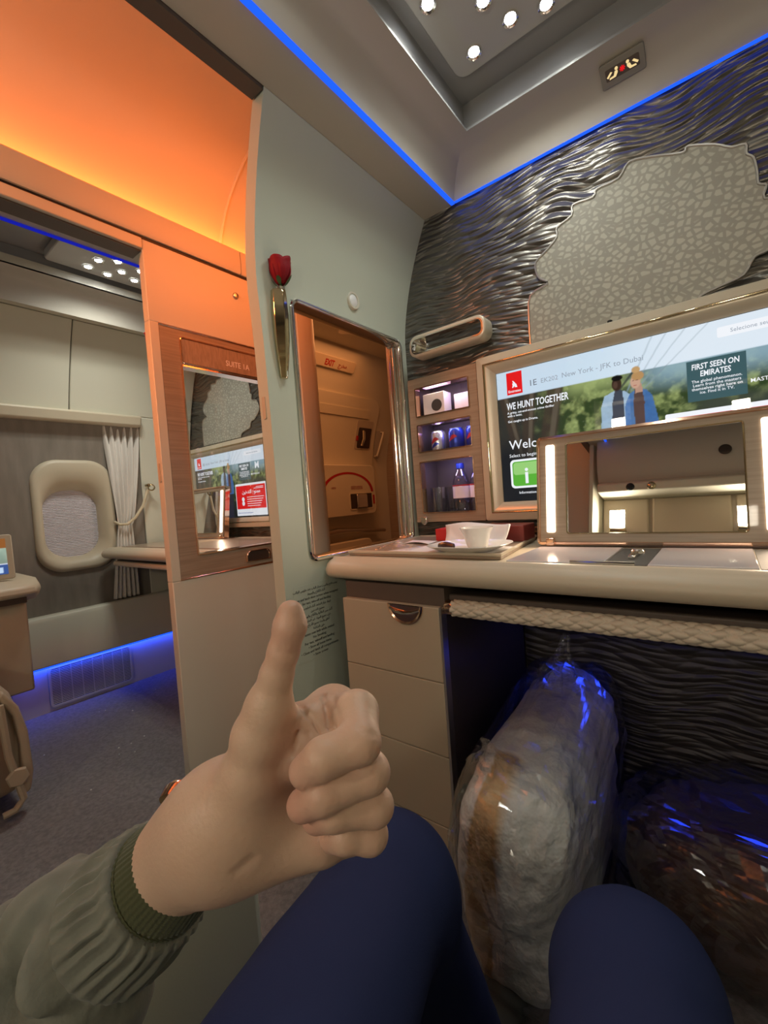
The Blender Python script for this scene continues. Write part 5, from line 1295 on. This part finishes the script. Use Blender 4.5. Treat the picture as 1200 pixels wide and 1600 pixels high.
g = G(); g.tube([hull(3.205, 1.29, 0.0), hull(3.205, 1.295, 0.035), hull(3.215, 1.34, 0.04), hull(3.245, 1.46, 0.04), hull(3.255, 1.505, 0.035), hull(3.255, 1.51, 0.0)], 0.010, 8); obj('grip', g, M['ivory'], ah)
g = G(); plate(g, lambda u, v, w: hull(u, v, w), 3.19, 3.27, 1.28, 1.52, 0.02, 0.0, 0.006); obj('base', g, M['tan'], ah)
ex = thing('exit_sign', 'small cream exit sign in english and arabic over the aircraft door', 'sign', (-2.31, 2.5, 1.90))
pe = lambda u, v, w: hull(u, v, w)
g = G(); plate(g, pe, 2.20, 2.705, 1.910, 1.985, 0.012, 0.0, 0.018); obj('box', g, M['leather'], ex, bevel=0.003)
sl = math.atan2(xo(1.985) - xo(1.91), 0.075)
rot = (PI / 2 + sl, 0, PI / 2)
text('exit_word', 'EXIT', 0.042, (xo(1.925) + 0.0195, 2.372, 1.925), rot, M['redmark'], ex, sx=0.78, bold=0.04)
text('arabic_word', arabic('مخرج'), 0.030, (xo(1.932) + 0.0195, 2.515, 1.932), rot, M['inkred'], ex, bold=0.01)

# crumbs on the carpet of the other suite
g = G()
for k in range(16):
    x, y = random.uniform(-2.4, -1.55), random.uniform(0.35, 1.1); r_ = random.uniform(0.0018, 0.0038)
    g.lathe([(0.0003, 0.0), (r_, r_ * 0.4), (r_ * 0.7, r_ * 1.1), (0.0003, r_ * 1.3)], (x, y, 0.0), n=6)
tag(obj('crumbs', g, M['white'], smooth=0), 'scattered white crumbs on the dark carpet of the other suite', 'crumbs', kind='stuff')
# ================================================================== THE PERSON
per = thing('person', 'person in a grey jacket and navy trousers giving a thumbs up', 'person', (-0.2, -0.05, 0.45))
J = {'F0': [-0.3837, 0.0673, 0.5763], 'F1': [-0.3221, 0.1054, 0.6397], 'F2': [-0.2783, 0.1289, 0.6852], 'W1': [-0.2467, 0.1358, 0.7117], 'tm': [-0.2042, 0.1443, 0.7891], 'tp': [-0.1977, 0.1463, 0.8076], 'ti': [-0.1926, 0.1483, 0.8209], 'td': [-0.1885, 0.1508, 0.8348], 'tt': [-0.188, 0.1515, 0.8417], 'th0': [-0.2269, 0.1355, 0.7313], 'th1': [-0.2169, 0.1379, 0.7518], 'th2': [-0.2107, 0.141, 0.7726], 'im': [-0.207, 0.1944, 0.7627], 'ip': [-0.1707, 0.1791, 0.7793], 'ik': [-0.1552, 0.163, 0.7742], 'idp': [-0.1659, 0.1468, 0.7708], 'it': [-0.1762, 0.1436, 0.7626], 'mm': [-0.198, 0.2006, 0.7411], 'mp': [-0.1568, 0.1698, 0.754], 'md': [-0.1696, 0.1482, 0.7504], 'mt': [-0.1829, 0.1451, 0.7412], 'rm': [-0.1981, 0.1993, 0.712], 'rp': [-0.1586, 0.1739, 0.7325], 'rd': [-0.17, 0.155, 0.7366], 'rt': [-0.1834, 0.1543, 0.7282], 'pm': [-0.1951, 0.1921, 0.6945], 'pp': [-0.1643, 0.175, 0.7131], 'pd': [-0.1719, 0.1628, 0.7176], 'pt': [-0.1806, 0.1622, 0.7125], 'hy0': [-0.2387, 0.1403, 0.6991], 'hy1': [-0.1991, 0.1689, 0.702], 'pc': [-0.2195, 0.164, 0.7269], 'wf0': [-0.2063, 0.1535, 0.7761], 'wf1': [-0.1995, 0.1713, 0.7690], 'wf2': [-0.1871, 0.1730, 0.7608], 'wf3': [-0.1949, 0.1616, 0.7559]}
J = {k: np.array(v) for k, v in J.items()}
h = 0.0015
lo = np.array([-0.40, 0.05, 0.555]); hi = np.array([-0.118, 0.235, 0.875])
Pg = sgrid(lo, hi, h)
def chain(names, radii, k=0.006):
    d = None
    for i in range(len(names) - 1):
        c = cone(Pg, J[names[i]], J[names[i + 1]], radii[i], radii[i + 1])
        d = c if d is None else smin(d, c, k)
    return d
J['F2'] = np.array([-0.2773, 0.1298, 0.6875])
fore = smin(cone(Pg, J['F0'], J['F2'], 0.031, 0.0262), cone(Pg, J['F2'], J['W1'], 0.0262, 0.0265), 0.02)
palm = cone(Pg, J['W1'], J['im'], 0.0235, 0.0155)
for q, r in (('mm', 0.0155), ('rm', 0.0145), ('pm', 0.013)): palm = smin(palm, cone(Pg, J['W1'], J[q], 0.0235, r), 0.014)
palm = smin(palm, cone(Pg, J['hy0'], J['hy1'], 0.0195, 0.0150), 0.018)
then = smin(cone(Pg, J['th0'], J['th1'], 0.0172, 0.0156), cone(Pg, J['th1'], J['th2'], 0.0156, 0.0134), 0.006)
then = smin(then, cone(Pg, J['th2'], J['tm'], 0.0134, 0.0122), 0.006)
body = smin(smin(fore, palm, 0.03), then, 0.022)
thumb = chain(['tm', 'tp', 'ti', 'td', 'tt'], [0.0120, 0.0087, 0.0080, 0.0085, 0.0070], 0.004)
web = smin(smin(cone(Pg, J['th2'], J['im'], 0.009, 0.013), cone(Pg, J['wf0'], J['wf1'], 0.0085, 0.0125), 0.006), smin(cone(Pg, J['wf1'], J['wf2'], 0.0112, 0.0112), cone(Pg, J['wf2'], J['wf3'], 0.0112, 0.0125), 0.006), 0.006)
body = smin(smin(body, web, 0.012), thumb, 0.007)
fi = chain(['im', 'ip', 'ik', 'idp', 'it'], [0.0138, 0.0119, 0.0108, 0.0100, 0.0088], 0.003)
fm = chain(['mm', 'mp', 'md', 'mt'], [0.0130, 0.0110, 0.0100, 0.0086], 0.003)
fr = chain(['rm', 'rp', 'rd', 'rt'], [0.0125, 0.0104, 0.0095, 0.0082], 0.003)
fp = chain(['pm', 'pp', 'pd', 'pt'], [0.0112, 0.0097, 0.0088, 0.0075], 0.003)
fing = smin(smin(smin(fi, fm, 0.0016), fr, 0.0016), fp, 0.0016)
# knuckle ends stay soft, finger tips rest in the palm with a crease
nearK = np.clip((np.minimum.reduce([np.linalg.norm(Pg - J[q], axis=-1) for q in ('im', 'mm', 'rm', 'pm')]) - 0.012) / 0.02, 0, 1)
kk_ = 0.012 * (1 - nearK) + 0.0016
hh_ = np.maximum(kk_ - np.abs(body - fing), 0) / kk_
D = np.minimum(body, fing) - hh_ * hh_ * kk_ * 0.25
for path, r_, dp in (([[-0.2062, 0.1655, 0.7822], [-0.1969, 0.1621, 0.7806], [-0.1924, 0.1644, 0.7755], [-0.1883, 0.1649, 0.7704], [-0.1850, 0.1640, 0.7650]], 0.0017, 0.0022),
                     ([[-0.2018, 0.1832, 0.7807], [-0.1915, 0.1739, 0.7776], [-0.1853, 0.1693, 0.7717], [-0.1820, 0.1670, 0.7660]], 0.0017, 0.0022),
                     ([[-0.1956, 0.185, 0.7821], [-0.1755, 0.1679, 0.7841], [-0.1680, 0.1610, 0.7822]], 0.0015, 0.0012),
                     ([[-0.2053, 0.1642, 0.7822], [-0.1955, 0.1557, 0.772], [-0.1930, 0.1520, 0.7640]], 0.0019, 0.0022),
                     ([[-0.1964, 0.1619, 0.7778], [-0.1909, 0.1603, 0.7689]], 0.0014, 0.0012),
                     ([[-0.1526, 0.1599, 0.7852], [-0.1488, 0.1598, 0.7836], [-0.1449, 0.1657, 0.7792]], 0.0016, 0.0010),
                     ([[-0.187, 0.1412, 0.8242], [-0.1849, 0.1452, 0.8221], [-0.1836, 0.1508, 0.8198]], 0.0020, 0.0012),
                     ([[-0.2107, 0.1214, 0.709], [-0.2073, 0.1272, 0.7123]], 0.0030, 0.0013)):
    dl = np.full(D.shape, 9.0)
    for i in range(len(path) - 1): dl = np.minimum(dl, cone(Pg, path[i], path[i + 1], 0.0, 0.0))
    D = D + dp * np.exp(-(dl / r_) ** 2)
Fv, Ff = nets(D, lo, h)
# keep the wrist end open inside the sleeve; tint: palms, knuckles and tips redder
cen = {k: J[k] for k in J}
def near(q, s): return np.exp(-(np.linalg.norm(Fv - cen[q], axis=1) / s) ** 2)
base = np.array([0.58, 0.385, 0.275]); red = np.array([0.60, 0.27, 0.20]); pale = np.array([0.66, 0.48, 0.36])
tint = np.repeat(base[None], len(Fv), 0)
def blend(w, c): 
    global tint
    tint = tint + (c - tint) * np.clip(w, 0, 1)[:, None]
nz = fbm(Fv * 70, 5, 3)
blend(0.25 + 0.25 * nz, pale)
for q, s, w in (('it', 0.016, 0.5), ('mt', 0.014, 0.75), ('rt', 0.013, 0.5), ('pt', 0.012, 0.4), ('tt', 0.022, 0.28), ('td', 0.016, 0.2), ('ik', 0.012, 0.35), ('mp', 0.012, 0.3), ('rp', 0.011, 0.3), ('pp', 0.011, 0.3), ('ti', 0.012, 0.2)): blend(w * near(q, s), red)
raw('body', Fv, Ff, M['skin'], per, attr=np.clip(tint, 0, 1))

# sleeve: puffy jacket with an elastic hem, knitted cuff inside
def rings_along(C, R, nphi, fn):
    C = [Vector(c) for c in C]; out = []; up = Vector((0.2, 0.1, 1)); prev = None
    m_ = len(C)
    for i in range(m_):
        tdir = (C[min(i + 1, m_ - 1)] - C[max(i - 1, 0)]).normalized()
        a = (up - tdir * up.dot(tdir)).normalized(); b = tdir.cross(a)
        out.append([C[i] + (a * math.cos(p) + b * math.sin(p)) * fn(i / (m_ - 1), p, R[i]) for p in [2 * PI * k / nphi for k in range(nphi)]])
    return out
def resample(C, R, n):
    C = np.array(C); R = np.array(R); d = np.r_[0, np.cumsum(np.linalg.norm(np.diff(C, axis=0), axis=1))]; s = np.linspace(0, d[-1], n)
    return np.stack([np.interp(s, d, C[:, k]) for k in range(3)], 1), np.interp(s, d, R), s
A_ = [-0.2797, 0.1278, 0.6841]; B_ = [-0.2967, 0.1201, 0.6660]
C, R, s = resample([[-0.2763, 0.1293, 0.6875], A_, [-0.2883, 0.1239, 0.6749], B_, [-0.3120, 0.109, 0.6500]], [0.0285, 0.0292, 0.0315, 0.0335, 0.034], 26)
ad_ = (np.array(B_) - np.array(A_)); 
def cuff_fn(t_, p, r): return r + 0.00028 * math.sin(p * 60) - (0.0022 if t_ < 0.05 else 0)
rg = rings_along(C, R, 276, cuff_fn)
inner = [[c + (q - c) * 0.93 for q in r_] for c, r_ in zip([Vector(x) for x in C[:8]], rg[:8])][::-1]
g = G(); g.loft(inner + rg); obj('knit_cuff', g, M['cuff'], per, smooth=60)
C, R, s = resample([[-0.2985, 0.1187, 0.6645], [-0.3020, 0.1165, 0.6608], [-0.3085, 0.1120, 0.6540], [-0.3212, 0.1037, 0.6420], [-0.3342, 0.0954, 0.6281], [-0.3593, 0.0773, 0.6028], [-0.3866, 0.0571, 0.5709], [-0.4125, 0.0172, 0.5354], [-0.400, -0.03, 0.515], [-0.37, -0.09, 0.54], [-0.33, -0.17, 0.62], [-0.30, -0.22, 0.69]],
                   [0.0345, 0.0365, 0.0390, 0.0410, 0.0460, 0.0510, 0.0540, 0.0560, 0.060, 0.063, 0.068, 0.072], 150)
tot = s[-1]
def sleeve_fn(t_, p, r):
    d = t_ * tot
    e = math.exp(-((d - 0.022) / 0.018) ** 2)
    r = r + 0.0016 * e * (math.sin(p * 31) + 0.5 * math.sin(p * 47 + 1)) + 0.0022 * math.exp(-((d - 0.003) / 0.004) ** 2)
    r -= 0.0060 * math.exp(-((d - 0.0485) / 0.0045) ** 2)
    r -= 0.0075 * math.exp(-((d - 0.078 - 0.010 * math.sin(p + 0.8)) / 0.0075) ** 2) * (0.45 + 0.55 * math.sin(p * 1.0 + 2.2)) + 0.0065 * math.exp(-((d - 0.112 + 0.014 * math.sin(p * 2 + 0.3)) / 0.0085) ** 2) * (0.5 + 0.5 * math.sin(p * 2 + 1.1))
    if d > 0.045:
        f = min(1, (d - 0.045) / 0.03)
        w1 = math.sin(d * 92 + 1.5 * math.sin(p * 2 + 0.6) + 0.8 * math.sin(p * 3 + 2)); w2 = math.sin(d * 165 + 2.4 * math.sin(p * 3 + 1))
        r += f * (0.0085 * (1 - 1.7 * max(0, -w1) ** 2.2) + 0.003 * math.sin(p * 5 + d * 40) + 0.004 * (0.4 - max(0, -w2) ** 3))
    return r
rg = rings_along(C, R, 220, sleeve_fn)
inner = [[c + (q - c) * 0.92 for q in r_] for c, r_ in zip([Vector(x) for x in C[:10]], rg[:10])][::-1]
g = G(); g.loft(inner + rg); g.face(rg[-1]); obj('jacket_sleeve', g, M['jacket'], per, smooth=60)
# wristwatch just showing past the cuff
wc = Vector((-0.3020, 0.1370, 0.7060))
g = G(); g.lathe([(0.0005, 0.006), (0.011, 0.006), (0.013, 0.003), (0.013, -0.004), (0.0005, -0.004)], wc, (-0.45, 0.75, 0.5), 24); wt = obj('wristwatch', g, M['copper'], per)
g = G(); g.lathe([(0.0005, 0.0068), (0.010, 0.0062)], wc, (-0.45, 0.75, 0.5), 24); obj('watch_face', g, M['smoke'], wt)

# trousers: both legs and the hips in one garment
h = 0.006
lo = np.array([-0.50, -0.42, 0.03]); hi = np.array([0.24, 0.72, 0.66])
Pg = sgrid(lo, hi, h)
def leg(hip, kn, an, r):
    th = cone(Pg, hip, kn, r[0], r[1]); sh = cone(Pg, kn, an, r[1] * 0.97, r[2]); cap = cone(Pg, np.array(kn) + [0, 0.0, 0.0], np.array(kn) + [0, 0.012, -0.02], r[1], r[1])
    return smin(smin(th, sh, 0.03), cap, 0.02)
KL = [-0.3536, 0.4028, 0.4120]; KR = [-0.0943, 0.4777, 0.3760]
D = leg([-0.155, -0.24, 0.500], KL, [-0.335, 0.53, 0.07], (0.095, 0.0765, 0.062))
D = np.minimum(D, leg([0.06, -0.24, 0.500], KR, [-0.07, 0.60, 0.07], (0.092, 0.0740, 0.060)))
D = smin(D, cone(Pg, [-0.14, -0.27, 0.52], [0.05, -0.27, 0.52], 0.11, 0.11), 0.05)
D = D + 0.0035 * fbm(Pg * np.array([14, 9, 11]), 31, 3) * 1.0
Fv, Ff = nets(D, lo, h)
raw('trousers', Fv, Ff, M['trouser'], per)
for ax_, ay in ((-0.335, 0.53), (-0.07, 0.60)):
    rings = []
    for k in range(12):
        t_ = k / 11; w = 0.045 * math.sin(PI * (0.12 + 0.80 * t_)) ** 0.5; hgt = 0.085 - 0.05 * t_
        rings.append([(ax_ + w * math.cos(p), ay - 0.07 + 0.26 * t_, max(0.002, hgt * 0.5 + hgt * 0.5 * math.sin(p))) for p in [2 * PI * q / 20 for q in range(20)]])
    g = G(); g.loft(rings, True, True); obj('shoe', g, M['ink'], per)

# ================================================================== THE PASSENGER'S OWN SEAT
t = thing('passenger_seat', 'wide sage leather seat under the person, its left arm by the entrance', 'seat', (-0.15, -0.2, 0.0))
g = G(); g.box(-0.565, 0.29, -0.55, 0.07, 0.22, 0.395); obj('cushion', g, M['sage'], t, bevel=0.03, seg=4)
g = G(); g.box(-0.52, 0.24, -0.55, 0.02, 0.0, 0.215); obj('base', g, M['brown'], t, bevel=0.01)
g = G(); g.box(-0.705, -0.585, -0.55, 0.372, 0.0, 0.385); obj('side_arm', g, M['sage'], t, bevel=0.012, seg=3)
g = G(); g.tube([(-0.585, y, 0.375) for y in (-0.5, 0.36)], 0.003, 6); obj('piping', g, M['sage'], t)
g = G(); g.box(-0.565, 0.29, -0.66, -0.53, 0.22, 0.95); obj('backrest', g, M['sage'], t, bevel=0.04, seg=4)
